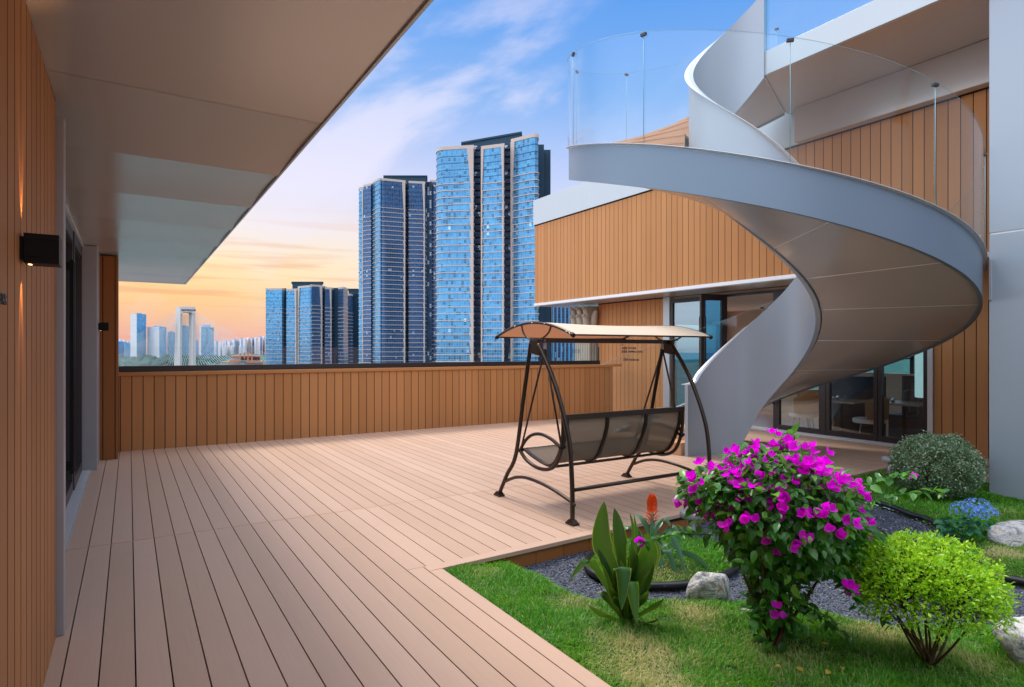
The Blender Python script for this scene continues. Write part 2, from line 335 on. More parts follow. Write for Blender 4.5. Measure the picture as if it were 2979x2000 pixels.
mat_facade('tower_recess', 1.6, 3.17, (0.008, 0.03, 0.09), (0.02, 0.08, 0.20), (0.03, 0.08, 0.14), 0.35, 0.5, 0.12, 0.3, 0.35)
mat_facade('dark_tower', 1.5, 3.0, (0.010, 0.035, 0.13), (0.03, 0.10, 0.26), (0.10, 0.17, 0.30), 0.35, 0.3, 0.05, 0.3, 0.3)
mat_facade('blue_block', 6.0, 4.0, (0.04, 0.25, 0.55), (0.09, 0.38, 0.70), (0.16, 0.42, 0.66), 0.9, 0.2, 0.08, 0.25, 0.4)
mat_facade('pale_block', 6.0, 4.5, (0.50, 0.50, 0.58), (0.62, 0.58, 0.62), (0.70, 0.68, 0.72), 2.2, 0.5, 0.05, 0.0, 0.6)
mat_plain('tower_beige', (0.55, 0.47, 0.42), 0.55, 0, 0.05, 0.4, 0.3)
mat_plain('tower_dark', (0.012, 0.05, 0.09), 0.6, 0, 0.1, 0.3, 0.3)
mat_plain('balcony_dark', (0.02, 0.035, 0.07), 0.6)

# ------------------------------------------------------------------ mesh helpers
class MB:
    def __init__(s): s.v = []; s.f = []; s.uv = {}; s.sm = set(); s.mi = {}
    def add(s, vs, fs, smooth=False, mi=0):
        o = len(s.v); s.v += [tuple(v) for v in vs]
        for f in fs:
            if smooth: s.sm.add(len(s.f))
            if mi: s.mi[len(s.f)] = mi
            s.f.append([i + o for i in f])
        return o
    def box(s, x0, x1, y0, y1, z0, z1, mi=0):
        s.add([(x0, y0, z0), (x1, y0, z0), (x1, y1, z0), (x0, y1, z0), (x0, y0, z1), (x1, y0, z1), (x1, y1, z1), (x0, y1, z1)],
              [(0, 3, 2, 1), (4, 5, 6, 7), (0, 1, 5, 4), (1, 2, 6, 5), (2, 3, 7, 6), (3, 0, 4, 7)], mi=mi)
    def prism(s, poly, z0, z1, mi=0, uvs=False, base_u=0.0):
        n = len(poly); f0 = len(s.f)
        s.add([(p[0], p[1], z0) for p in poly] + [(p[0], p[1], z1) for p in poly],
              [[i, (i + 1) % n, (i + 1) % n + n, i + n] for i in range(n)] + [list(range(n))[::-1], list(range(n, 2 * n))], mi=mi)
        if uvs:
            u = base_u
            for i in range(n):
                a, b = poly[i], poly[(i + 1) % n]; L = math.hypot(b[0] - a[0], b[1] - a[1])
                s.uv[f0 + i] = [(u, z0), (u + L, z0), (u + L, z1), (u, z1)]; u += L
    def tube(s, pts, r, n=8, caps=True, flat=None):
        """round tube along pts; r a number or a list; flat=(w,h) gives a rectangular bar with h along world up"""
        P = [Vector(p) for p in pts]; m = len(P); rr = r if isinstance(r, (list, tuple)) else [r] * m
        vs = []; prev = None
        for i in range(m):
            d = (P[min(i + 1, m - 1)] - P[max(i - 1, 0)]).normalized()
            if prev is None:
                a = Vector((0, 0, 1)) if abs(d.z) < 0.9 else Vector((1, 0, 0))
                x = d.cross(a).normalized()
            else:
                x = (prev - d * prev.dot(d)).normalized()
            y = x.cross(d).normalized(); prev = x
            for k in range(n):
                a = 2 * pi * (k + 0.5) / n
                if flat: q = x * (flat[0] / 2 * (1 if cos(a) > 0 else -1)) + y * (flat[1] / 2 * (1 if sin(a) > 0 else -1))
                else: q = (x * cos(a) + y * sin(a)) * rr[i]
                vs.append(P[i] + q)
        fs = [[i * n + k, i * n + (k + 1) % n, (i + 1) * n + (k + 1) % n, (i + 1) * n + k] for i in range(m - 1) for k in range(n)]
        if caps: fs += [list(range(n))[::-1], [(m - 1) * n + k for k in range(n)]]
        o = len(s.f); s.add(vs, fs, smooth=not flat)
        if caps: s.sm.discard(len(s.f) - 1); s.sm.discard(len(s.f) - 2)
    def lathe(s, prof, c=(0, 0, 0), n=24, smooth=True):
        vs = [(c[0] + r * cos(2 * pi * k / n), c[1] + r * sin(2 * pi * k / n), c[2] + z) for r, z in prof for k in range(n)]
        fs = [[i * n + k, i * n + (k + 1) % n, (i + 1) * n + (k + 1) % n, (i + 1) * n + k] for i in range(len(prof) - 1) for k in range(n)]
        fs += [list(range(n))[::-1], [(len(prof) - 1) * n + k for k in range(n)]]
        s.add(vs, fs, smooth)
    def ball(s, c, r, n=12, m=8):
        rx, ry, rz = r if isinstance(r, tuple) else (r, r, r)
        vs = [(c[0], c[1], c[2] - rz)]
        for i in range(1, m):
            a = -pi / 2 + pi * i / m
            vs += [(c[0] + rx * cos(a) * cos(2 * pi * k / n), c[1] + ry * cos(a) * sin(2 * pi * k / n), c[2] + rz * sin(a)) for k in range(n)]
        vs.append((c[0], c[1], c[2] + rz))
        fs = [[0, 1 + (k + 1) % n, 1 + k] for k in range(n)]
        fs += [[1 + (i * n) + k, 1 + i * n + (k + 1) % n, 1 + (i + 1) * n + (k + 1) % n, 1 + (i + 1) * n + k] for i in range(m - 2) for k in range(n)]
        t = len(vs) - 1; b = 1 + (m - 2) * n
        fs += [[t, b + k, b + (k + 1) % n] for k in range(n)]
        s.add(vs, fs, True)
    def sheet(s, rows, thick=0.0, smooth=True, close=False):
        """rows of points -> surface; thick>0 gives it two skins a distance apart along the normal"""
        m, n = len(rows), len(rows[0])
        A = np.array([[tuple(p) for p in r] for r in rows], float)
        if thick:
            du = np.gradient(A, axis=1); dv = np.gradient(A, axis=0); N = np.cross(du, dv)
            N /= np.maximum(np.linalg.norm(N, axis=2, keepdims=True), 1e-9)
            B = A + N * thick
            vs = [tuple(p) for p in A.reshape(-1, 3)] + [tuple(p) for p in B.reshape(-1, 3)]; o = m * n
            fs = [[i * n + k, i * n + k + 1, (i + 1) * n + k + 1, (i + 1) * n + k][::-1] for i in range(m - 1) for k in range(n - 1)]
            s.add(vs, [], smooth); b = len(s.v) - len(vs)
            def put(f, sm):
                if sm: s.sm.add(len(s.f))
                s.f.append([i + b for i in f])
            for f in fs: put(f, smooth)
            for f in fs: put([i + o for i in f][::-1], smooth)
            def rim(f):      # own corners, so that the rim does not bend the shading of the skins
                s.add([vs[i] for i in f], [(0, 1, 2, 3)])
            for k in range(n - 1): rim([k, k + 1, k + 1 + o, k + o]); rim([(m - 1) * n + k + 1, (m - 1) * n + k, (m - 1) * n + k + o, (m - 1) * n + k + 1 + o])
            for i in range(m - 1): rim([(i + 1) * n, i * n, i * n + o, (i + 1) * n + o]); rim([i * n + n - 1, (i + 1) * n + n - 1, (i + 1) * n + n - 1 + o, i * n + n - 1 + o])
        else:
            s.add([tuple(p) for p in A.reshape(-1, 3)], [[i * n + k, i * n + k + 1, (i + 1) * n + k + 1, (i + 1) * n + k] for i in range(m - 1) for k in range(n - 1)], smooth)
    def build(s, name, mat, parent=None, bevel=0.0):
        me = bpy.data.meshes.new(name); me.from_pydata(s.v, [], s.f)
        mats = mat if isinstance(mat, (list, tuple)) else [mat]
        for m_ in mats: me.materials.append(M[m_])
        if s.sm:
            a = np.zeros(len(s.f), bool); a[list(s.sm)] = True; me.polygons.foreach_set('use_smooth', a)
        if s.mi:
            a = np.zeros(len(s.f), np.int32)
            for k, v in s.mi.items(): a[k] = v
            me.polygons.foreach_set('material_index', a)
        if s.uv:
            ul = me.uv_layers.new(name='UVMap')
            for fi, uvs in s.uv.items():
                ls = me.polygons[fi].loop_start
                for j, q in enumerate(uvs): ul.data[ls + j].uv = q
        me.update()
        o = bpy.data.objects.new(name, me); sc.collection.objects.link(o)
        if parent is not None: o.parent = parent; o.matrix_parent_inverse = Matrix.Translation(-parent.location)
        if bevel:
            b = o.modifiers.new('bevel', 'BEVEL'); b.width = bevel; b.segments = 2; b.limit_method = 'ANGLE'
        return o
def np_mesh(name, V, F, mat, parent=None, smooth=True, tone=None):
    """V (n,3); F (m,k) all the same size"""
    me = bpy.data.meshes.new(name); k = F.shape[1]
    me.vertices.add(len(V)); me.vertices.foreach_set('co', V.astype(np.float32).ravel())
    me.loops.add(F.size); me.loops.foreach_set('vertex_index', F.astype(np.int32).ravel())
    me.polygons.add(len(F)); me.polygons.foreach_set('loop_start', (np.arange(len(F)) * k).astype(np.int32))
    try: me.polygons.foreach_set('loop_total', np.full(len(F), k, np.int32))
    except Exception: pass
    if smooth: me.polygons.foreach_set('use_smooth', np.ones(len(F), bool))
    me.update(calc_edges=True); me.validate()
    if tone is not None:
        a = me.attributes.new('tone', 'FLOAT', 'POINT'); a.data.foreach_set('value', tone.astype(np.float32))
    me.materials.append(M[mat])
    o = bpy.data.objects.new(name, me); sc.collection.objects.link(o)
    if parent is not None: o.parent = parent; o.matrix_parent_inverse = Matrix.Translation(-parent.location)
    return o
def tag(o, label=None, cat=None, group=None, kind=None):
    if label: o['label'] = label
    if cat: o['category'] = cat
    if group: o['group'] = group
    if kind: o['kind'] = kind
    return o
def thing(name, label, cat, loc=(0, 0, 0), group=None):
    o = bpy.data.objects.new(name, None); sc.collection.objects.link(o); o.location = loc; o.empty_display_size = 0.2
    return tag(o, label, cat, group)
def text_mesh(name, body, size, loc, rot, mat, parent, depth=0.004, align='LEFT', bold=0.0):
    cu = bpy.data.curves.new(name, 'FONT'); cu.body = body; cu.size = size; cu.extrude = depth; cu.align_x = align; cu.offset = bold
    tmp = bpy.data.objects.new('tmp', cu); sc.collection.objects.link(tmp); bpy.context.view_layer.update()
    me = bpy.data.meshes.new_from_object(tmp.evaluated_get(bpy.context.evaluated_depsgraph_get())); me.name = name
    bpy.data.objects.remove(tmp); bpy.data.curves.remove(cu)
    me.materials.clear(); me.materials.append(M[mat])
    o = bpy.data.objects.new(name, me); sc.collection.objects.link(o)
    o.location = Vector(loc) - (parent.location if parent else Vector()); o.rotation_euler = rot
    if parent: o.parent = parent
    return o
def far(xd, depth, z=0.0):
    """a spot in the city: compass bearing given as a slope right of the view axis, and how far off it lies"""
    p = FW * depth + RT * ((xd - 1168) / 1390.4 * depth); return Vector((p.x, p.y, z))
rnd = random.Random(7); rng = np.random.default_rng(11)
# ------------------------------------------------------------------ deck
PITCH = 0.143
EDGE = lambda x: 3.79 + 0.0384 * (x - 1.82)          # garden side edge of the rear deck
DX0, DX1, DX2, DX3, DYB = -0.40, 1.82, 8.35, 10.05, 10.65
def deck():
    d = MB(); SEAM = 5.63; g = 0.0034
    k0 = int((DX0 - 1) / PITCH)
    for k in range(k0, 90):
        x0 = 0.027 + k * PITCH; x1 = x0 + PITCH
        cutx = DX1 - 0.10
        for a, b in ((max(x0, DX0), min(x1, cutx)),):
            if x0 < cutx < x1:       # the board beside the nosing runs full width beyond the corner
                d.box(a + g, b - g, -3.0, 3.889, -0.022, 0); d.box(x0 + g, x1 - g, 3.893, SEAM - 0.002, -0.022, 0); d.box(x0 + g, x1 - g, SEAM + 0.002, DYB, -0.022, 0); continue
            if b - a > 0.02:
                d.box(a + g, b - g, -3.0, SEAM - 0.002, -0.022, 0); d.box(a + g, b - g, SEAM + 0.002, DYB, -0.022, 0)
        a, b = x0, min(x1, DX2 + 0.10)
        if x0 > cutx and b - a > 0.02:
            e = EDGE((a + b) / 2) + 0.10
            if a < DX1 - 0.05: e = 3.89
            d.box(a + g, b - g, e, SEAM - 0.002, -0.022, 0); d.box(a + g, b - g, SEAM + 0.002, DYB, -0.022, 0)
        a, b = max(x0, DX2 + 0.10), min(x1, DX3)
        if b - a > 0.02:
            d.box(a + g, b - g, -3.0, SEAM - 0.002, -0.022, 0); d.box(a + g, b - g, SEAM + 0.002, DYB, -0.022, 0)
    d.build('deck_boards', 'decking', dk)
    s = MB(); s.box(DX0, DX3, 3.90, DYB, -0.06, -0.026); s.box(DX0, DX1 - 0.01, -3.0, 3.90, -0.06, -0.026); s.box(DX2 + 0.01, DX3, -3.0, 3.92, -0.06, -0.026)
    s.build('underlay', 'gap_dark', dk)
    l = MB(); l.box(DX0, DX3, SEAM - 0.004, SEAM + 0.004, -0.01, 0.0015); l.build('joint_strip', 'step_wood', dk)
    # nosing boards and the upright boards below them
    t = MB()
    t.box(DX1 - 0.098, DX1 - 0.002, -3.0, 1.55, -0.03, 0.002); t.box(DX1 - 0.098, DX1 - 0.002, 1.556, 3.79, -0.03, 0.002)
    t.add([(DX1 - 0.098, 3.793, -0.03), (DX2 + 0.098, EDGE(DX2), -0.03), (DX2 + 0.098, EDGE(DX2) + 0.097, -0.03), (DX1 - 0.098, 3.888, -0.03),
           (DX1 - 0.098, 3.793, 0.002), (DX2 + 0.098, EDGE(DX2), 0.002), (DX2 + 0.098, EDGE(DX2) + 0.097, 0.002), (DX1 - 0.098, 3.888, 0.002)],
          [(0, 3, 2, 1), (4, 5, 6, 7), (0, 1, 5, 4), (1, 2, 6, 5), (2, 3, 7, 6), (3, 0, 4, 7)])
    t.box(DX2 + 0.002, DX2 + 0.098, -3.0, EDGE(DX2) - 0.004, -0.03, 0.002)
    t.build('nosing', 'decking', dk, 0.003)
    f = MB(); x = DX1
    while x < DX2:
        x1 = min(x + 0.27, DX2); y0, y1 = EDGE(x) + 0.022, EDGE(x1) + 0.022
        f.add([(x + 0.004, y0, -0.2), (x1, y1, -0.2), (x1, y1 + 0.02, -0.2), (x + 0.004, y0 + 0.02, -0.2), (x + 0.004, y0, -0.032), (x1, y1, -0.032), (x1, y1 + 0.02, -0.032), (x + 0.004, y0 + 0.02, -0.032)],
              [(0, 3, 2, 1), (4, 5, 6, 7), (0, 1, 5, 4), (1, 2, 6, 5), (2, 3, 7, 6), (3, 0, 4, 7)]); x = x1
    y = -3.0
    while y < EDGE(DX2): f.box(DX2 + 0.022, DX2 + 0.042, y + 0.004, min(y + 0.27, EDGE(DX2)), -0.2, -0.032); y += 0.27
    f.build('skirting', 'cladding_dark', dk)
dk = thing('deck', None, None); dk['kind'] = 'structure'
deck()

def planks_x(mb, X, y0, y1, z0, z1, face=-1, pitch=PITCH, th=0.02, gap=0.009, phase=0.0):
    """upright boards on a wall of constant x; face -1 looks to -x"""
    k = math.floor((y0 - phase) / pitch)
    while phase + k * pitch < y1:
        a = max(y0, phase + k * pitch); b = min(y1, phase + (k + 1) * pitch)
        if b - a > 0.015: mb.box(min(X, X - face * th), max(X, X - face * th), a + gap / 2 + 0.001, b - gap / 2 - 0.001, z0, z1)
        k += 1
def planks_y(mb, Y, x0, x1, z0, z1, pitch=PITCH, th=0.02, gap=0.009, phase=0.0):
    k = math.floor((x0 - phase) / pitch)
    while phase + k * pitch < x1:
        a = max(x0, phase + k * pitch); b = min(x1, phase + (k + 1) * pitch)
        if b - a > 0.015: mb.box(a + gap / 2 + 0.001, b - gap / 2 - 0.001, Y, Y + th, z0, z1)
        k += 1

# ------------------------------------------------------------------ left building with its long roof overhang
LB = thing('roofed_building', 'timber building wall with dark glass doors under a long pale roof overhang on the left', 'building', (-1, 4, 0))
w = MB(); planks_x(w, -0.322, -3.0, 3.955, 0.0, 2.785, 1, 0.14, gap=0.015, phase=0.079)
w.build('cladding', 'cladding_shaded', LB)
w = MB(); w.box(-0.50, -0.3232, -3.0, 3.95, -0.05, 2.80); w.box(-0.62, -0.502, 3.0, 9.9, 2.6, 2.80); w.box(-0.62, -0.42, 9.22, 10.66, -0.05, 2.785); w.box(-0.4, -0.135, 9.953, 10.66, -0.05, 2.774)
w.build('wall_core', 'gap_dark', LB)  # dark core close behind the boards paints shade into their grooves
w = MB(); planks_y(w, 9.948, -0.34, -0.158, 0.0, 2.775, phase=-0.30); w.box(-0.154, -0.128, 9.943, 10.66, 0.0, 2.775)
w.build('return_cladding', 'cladding_dark', LB)
w = MB(); w.box(-0.50, -0.286, 3.958, 4.03, -0.0, 2.72)
w.build('door_jamb', 'grey_trim', LB, 0.006)
w = MB(); w.box(-0.60, -0.334, 9.17, 9.945, 0.0, 2.788); w.build('pillar', 'grey_trim', LB, 0.006)
w = MB(); w.box(-0.52, -0.403, 4.03, 9.168, -0.02, 0.012); w.build('threshold', 'silver_trim', LB)
w = MB(); w.box(-0.52, -0.47, 4.03, 9.17, 2.76, 2.788); w.build('lintel_trim', 'silver_trim', LB)
# roof overhang: panels that step very slightly, plus a core above
so = MB(); ys = [-3.7, -2.5, -1.3, -0.1, 3.52, 4.72, 5.92, 7.12, 8.32, 9.52, 10.72, 11.92, 13.1, 13.52]
for a, b in zip(ys[:-1], ys[1:]):
    n = 6; rows = []
    for i in range(n + 1):
        tt = i / n; y = a + 0.003 + (b - a - 0.006) * tt; zz = 2.79 + (0.013 * (1 - (2 * tt - 1) ** 2) if b > 4 else 0.002) - 0.010 * tt * (1 if b > 4 else 0.3)
        rows.append([(-3.0, y, zz), (0.943, y, zz)])
    so.sheet(rows)
so.build('soffit', 'soffit_metal', LB)
w = MB(); w.box(-3.0, 0.945, -3.7, 13.53, 2.812, 3.06); w.box(0.93, 0.9455, -3.7, 13.531, 2.778, 2.8118); w.box(-3.0, 0.929, 13.515, 13.531, 2.778, 2.8118); w.build('roof_edge', 'white_metal', LB, 0.002)
# glazed doors, three tall leaves
def frame_x(mb, X0, X1, y0, y1, z0, z1, wv=0.07, wh=0.08):
    mb.box(X0, X1, y0, y0 + wv, z0, z1); mb.box(X0, X1, y1 - wv, y1, z0, z1)
    mb.box(X0, X1, y0 + wv, y1 - wv, z1 - wh, z1); mb.box(X0, X1, y0 + wv, y1 - wv, z0, z0 + wh)
yy = [4.03, 5.3, 6.6, 7.9, 9.17]
for i in range(4):
    dl = MB(); frame_x(dl, -0.56, -0.497 + 0.01 * (i % 2), yy[i] + 0.005, yy[i + 1] - 0.005, 0.014, 2.75, 0.09, 0.12)
    dr = dl.build('glass_door', 'dark_frame', LB)
    g = MB(); g.box(-0.535, -0.527, yy[i] + 0.09, yy[i + 1] - 0.09, 0.13, 2.63); go = g.build('pane', 'door_glass', LB); go.parent = dr; go.matrix_parent_inverse = Matrix.Identity(4)
    if i in (1, 2):
        hy = yy[2] + (-0.07 if i == 1 else 0.07)
        h = MB(); h.box(-0.435, -0.405, hy - 0.02, hy + 0.02, 0.42, 2.28); h.box(-0.495, -0.435, hy - 0.018, hy + 0.018, 2.2, 2.26); h.box(-0.495, -0.435, hy - 0.018, hy + 0.018, 0.45, 0.51)
        ho = h.build('handle', 'black_metal', LB); ho.parent = dr; ho.matrix_parent_inverse = Matrix.Identity(4)
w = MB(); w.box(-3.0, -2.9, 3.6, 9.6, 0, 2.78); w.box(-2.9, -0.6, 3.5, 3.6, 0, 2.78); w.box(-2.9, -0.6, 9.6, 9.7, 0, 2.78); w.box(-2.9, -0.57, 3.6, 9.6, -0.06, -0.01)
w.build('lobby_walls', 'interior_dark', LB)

# wall lamps (lit: a narrow warm beam up and down)
def wall_lamp(label, x, y, z, lit):
    t = thing('wall_lamp', label, 'wall lamp', (x, y, z), 'black cube wall lamps')
    b = MB(); s = 0.052
    b.box(x + 0.012, x + 0.112, y - s, y + s, z + 0.030, z + s); b.box(x + 0.012, x + 0.112, y - s, y + s, z - s, z - 0.030)
    b.box(x + 0.106, x + 0.112, y - s, y + s, z - 0.030, z + 0.030); b.box(x + 0.012, x + 0.106, y - s, y - s + 0.006, z - 0.03, z + 0.03); b.box(x + 0.012, x + 0.106, y + s - 0.006, y + s, z - 0.03, z + 0.03)
    b.build('housing', 'black_metal', t, 0.0015)
    p = MB(); p.box(x, x + 0.012, y - 0.04, y + 0.04, z - 0.04, z + 0.04); p.build('back_plate', 'black_metal', t)
    for sgn in (1, -1):
        g = MB(); g.box(x + 0.02, x + 0.03, y - 0.012, y + 0.012, z + sgn * 0.0525 - 0.0005, z + sgn * 0.0525 + 0.0005); g.build('light_slot', 'lamp_glow', t)
        l = bpy.data.lights.new('lamp_beam', 'SPOT'); l.energy = lit; l.color = (1, 0.50, 0.18); l.spot_size = R_(34); l.spot_blend = 0.7; l.shadow_soft_size = 0.006
        o = bpy.data.objects.new('lamp_beam', l); sc.collection.objects.link(o); o.parent = t
        o.location = (0.026, 0, sgn * 0.056); o.rotation_euler = (0, R_(8) if sgn < 0 else R_(172), 0)
wall_lamp('black cube wall lamp on the left timber wall nearest the viewer, with warm glow', -0.322, 2.745, 1.855, 9)
wall_lamp('small far black cube wall lamp beside the grey pillar on the brown return wall', -0.334, 9.55, 1.80, 2)
sg = thing('wall_lettering', 'small raised black metal letters cut off at the left edge of the timber wall', 'sign', (-0.322, 2.40, 1.64))
text_mesh('letters', 'STAIR', 0.046, (-0.318, 2.268, 1.636), (R_(90), 0, R_(90)), 'sign_black', sg, 0.004)

# ------------------------------------------------------------------ parapet
PW = thing('parapet_wall', 'low timber clad parapet wall with dark rail at the far side of the deck', 'wall', (4.6, 10.7, 0))
w = MB(); planks_y(w, 10.65, -0.126, 9.43, 0.0, 1.105, phase=-0.126 + 0.02); w.build('cladding', 'cladding', PW)
w = MB(); w.box(-0.4, 9.43, 10.675, 10.95, -0.06, 1.10); w.box(-0.4, 9.43, 10.655, 10.668, 0, 1.10); w.build('core', 'gap_dark', PW)
w = MB(); w.box(-0.40, 4.5, 10.632, 10.97, 1.108, 1.165); w.box(4.503, 9.70, 10.632, 10.97, 1.108, 1.165); w.build('coping', 'cladding', PW, 0.004)
w = MB(); w.box(-0.40, 9.10, 10.70, 10.76, 1.167, 1.255); w.box(9.06, 9.085, 10.715, 10.745, 1.256, 1.56); w.build('rail', 'dark_frame', PW, 0.003)
for a, b in ((-0.4, 1.95), (1.955, 4.3), (4.305, 6.68), (6.685, 9.058)):
    w = MB(); w.box(a, b, 10.724, 10.736, 1.25, 1.545); w.build('glass_panel', 'clear_glass', PW)
mk = thing('glass_notice', 'three tiny round pictograms printed on the parapet glass before the fluted pilaster', 'sign', (8.4, 10.72, 1.46))
w = MB()
for i in range(3):
    cx_ = 8.33 + i * 0.085
    for k in range(20):
        a0, a1 = 2 * pi * k / 20, 2 * pi * (k + 1) / 20
        w.add([(cx_ + r * cos(a), 10.7225, 1.475 + r * sin(a)) for a, r in ((a0, 0.024), (a1, 0.024), (a1, 0.030), (a0, 0.030))], [(0, 1, 2, 3)])
    w.box(cx_ - 0.004, cx_ + 0.004, 10.722, 10.7235, 1.462, 1.488); w.box(cx_ - 0.012, cx_ + 0.012, 10.722, 10.7235, 1.466 + i * 0.006, 1.470 + i * 0.006)
    for q in range(3): w.box(cx_ - 0.03 + q * 0.021, cx_ - 0.014 + q * 0.021, 10.722, 10.7235, 1.425, 1.434)
    w.build('pictogram', 'sign_black', mk); w = MB()

# ------------------------------------------------------------------ right building
XU, XL = 9.20, 10.05
RB = thing('terrace_building', 'two storey timber clad building with grey metal parapet and dining windows on the right', 'building', (11, 6, 0))
w = MB(); planks_x(w, XU, -3.0, 13.5, 2.735, 4.80, -1, phase=0.05); w.build('upper_cladding', 'cladding', RB)
w = MB(); w.box(XU + 0.005, 15.0, -3.0, 13.48, 2.72, 4.81); w.build('upper_core', 'gap_dark', RB)
w = MB()
ys = [12.56 - 1.33 * k for k in range(12)]
cuts = [13.53] + ys + [-3.0]
for a, b in zip(cuts[1:], cuts[:-1]): w.box(XU - 0.03, XU + 0.25, a + 0.006, b - 0.006, 4.825, 5.49)
w.build('metal_parapet', 'white_metal', RB, 0.004)
w = MB(); w.box(XU - 0.02, 15.0, -3.0, 13.5, 4.812, 4.824); w.build('shadow_joint', 'gap_dark', RB)
w = MB()
for y in ys: w.box(XU - 0.026, XU + 0.2, y - 0.006, y + 0.006, 4.83, 5.485)
w.box(XU - 0.028, XU - 0.001, -3.0, 13.5, 2.67, 2.732)
w.build('trim', 'silver_trim', RB)
w = MB(); w.box(XU, 15.0, -3.0, 13.5, 2.66, 2.71); w.build('soffit', 'soffit_metal', RB)
w = MB(); w.box(XU + 0.1, 15.0, -3.0, 13.4, 4.95, 5.2); w.build('roof', 'white_metal', RB)
w = MB(); planks_x(w, XL, 9.66, 11.9, 0.0, 2.635, -1, phase=0.05); w.build('lower_cladding', 'cladding', RB)
w = MB(); planks_x(w, XL, -3.0, 4.30, 0.0, 2.655, -1, phase=0.05); w.build('lower_cladding', 'cladding', RB)
w = MB(); w.box(XL + 0.006, XL + 0.2, 9.5, 11.9, -0.05, 2.655); w.build('lower_core', 'gap_dark', RB); w = MB(); w.box(XL + 0.006, XL + 0.2, -3.0, 4.3, -0.05, 2.655); w.build('lower_core', 'gap_dark', RB); w = MB()
w.box(XL + 0.003, XL + 0.02, 9.66, 11.9, 2.636, 2.655); w.build('shadow_gap', 'gap_dark', RB)
w = MB(); w.box(XL - 0.03, XL + 0.2, 9.47, 9.655, 0.0, 2.655); w.build('door_jamb', 'white_metal', RB, 0.004)
w = MB(); w.box(XL - 0.03, XL + 0.1, 4.305, 4.375, 0.0, 2.655); w.box(XL - 0.06, XL + 0.05, 4.38, 9.46, 0.0, 0.045); w.build('window_jamb', 'silver_trim', RB)
# glazing from the far door to the near window
def pxY(xd):  # where the sight line at that bearing meets the glazing plane
    u = (xd - 1168) / 1390.4; return XL * (0.8467 - 0.532 * u) / (0.532 + 0.8467 * u)
Z1 = 2.60
def glazed(name, ya, yb, fr=0.06, glass='window_glass', z0=0.046):
    a, b = min(ya, yb), max(ya, yb)
    f = MB(); frame_x(f, XL, XL + 0.07, a + 0.002, b - 0.002, z0, Z1, fr, 0.085)
    fo = f.build(name, 'dark_frame', RB)
    g = MB(); g.box(XL + 0.03, XL + 0.038, a + fr, b - fr, z0 + 0.085, Z1 - 0.085)
    go = g.build('pane', glass, RB); go.parent = fo; go.matrix_parent_inverse = Matrix.Identity(4)
    return fo
glazed('window', 9.455, 8.02, 0.05, 'door_glass')
glazed('glass_door', 6.95, 5.95, 0.12)
glazed('window', 5.945, 5.10, 0.06)
glazed('window', 5.095, 4.38, 0.06)
# extra fixed light above the opening and the leaf that stands ajar
w = MB(); w.box(XL, XL + 0.07, 6.95, 8.02, 2.55, 2.60); w.build('door_head', 'dark_frame', RB)
hp = Vector((XL - 0.01, 7.99, 0)); fp = Vector((9.45, 8.12, 0)); dv = (fp - hp).normalized(); nv = Vector((-dv.y, dv.x, 0))
def leaf_box(mb, a, b, z0, z1, th=0.05):
    L = [hp + dv * a - nv * th / 2, hp + dv * b - nv * th / 2, hp + dv * b + nv * th / 2, hp + dv * a + nv * th / 2]
    mb.prism([(p.x, p.y) for p in L][::-1], z0, z1)
Ld = (fp - hp).length
w = MB(); leaf_box(w, 0, 0.12, 0.05, 2.59); leaf_box(w, Ld - 0.1, Ld, 0.05, 2.59); leaf_box(w, 0.121, Ld - 0.101, 0.05, 0.16); leaf_box(w, 0.121, Ld - 0.101, 2.47, 2.59)
op = w.build('open_door', 'dark_frame', RB)
w = MB(); leaf_box(w, 0.121, Ld - 0.101, 0.161, 2.469, 0.01); go = w.build('pane', 'door_glass', RB); go.parent = op; go.matrix_parent_inverse = Matrix.Identity(4)
w = MB()
for sgn in (1, -1):
    c = fp - dv * 0.05 + nv * sgn * 0.075; w.box(c.x - 0.015, c.x + 0.015, c.y - 0.015, c.y + 0.015, 0.5, 2.15)
    for z in (0.55, 2.1):
        w.tube([fp - dv * 0.05 + nv * sgn * 0.02 + Vector((0, 0, z)), c + Vector((0, 0, z))], 0.01, 6)
go = w.build('handle', 'black_metal', RB); go.parent = op; go.matrix_parent_inverse = Matrix.Identity(4)
w = MB(); w.box(XL - 0.075, XL - 0.045, 6.88, 6.91, 0.5, 2.15); w.box(XL - 0.046, XL, 6.885, 6.905, 0.6, 0.63); w.box(XL - 0.046, XL, 6.885, 6.905, 2.0, 2.03)
w.build('door_handle', 'black_metal', RB)
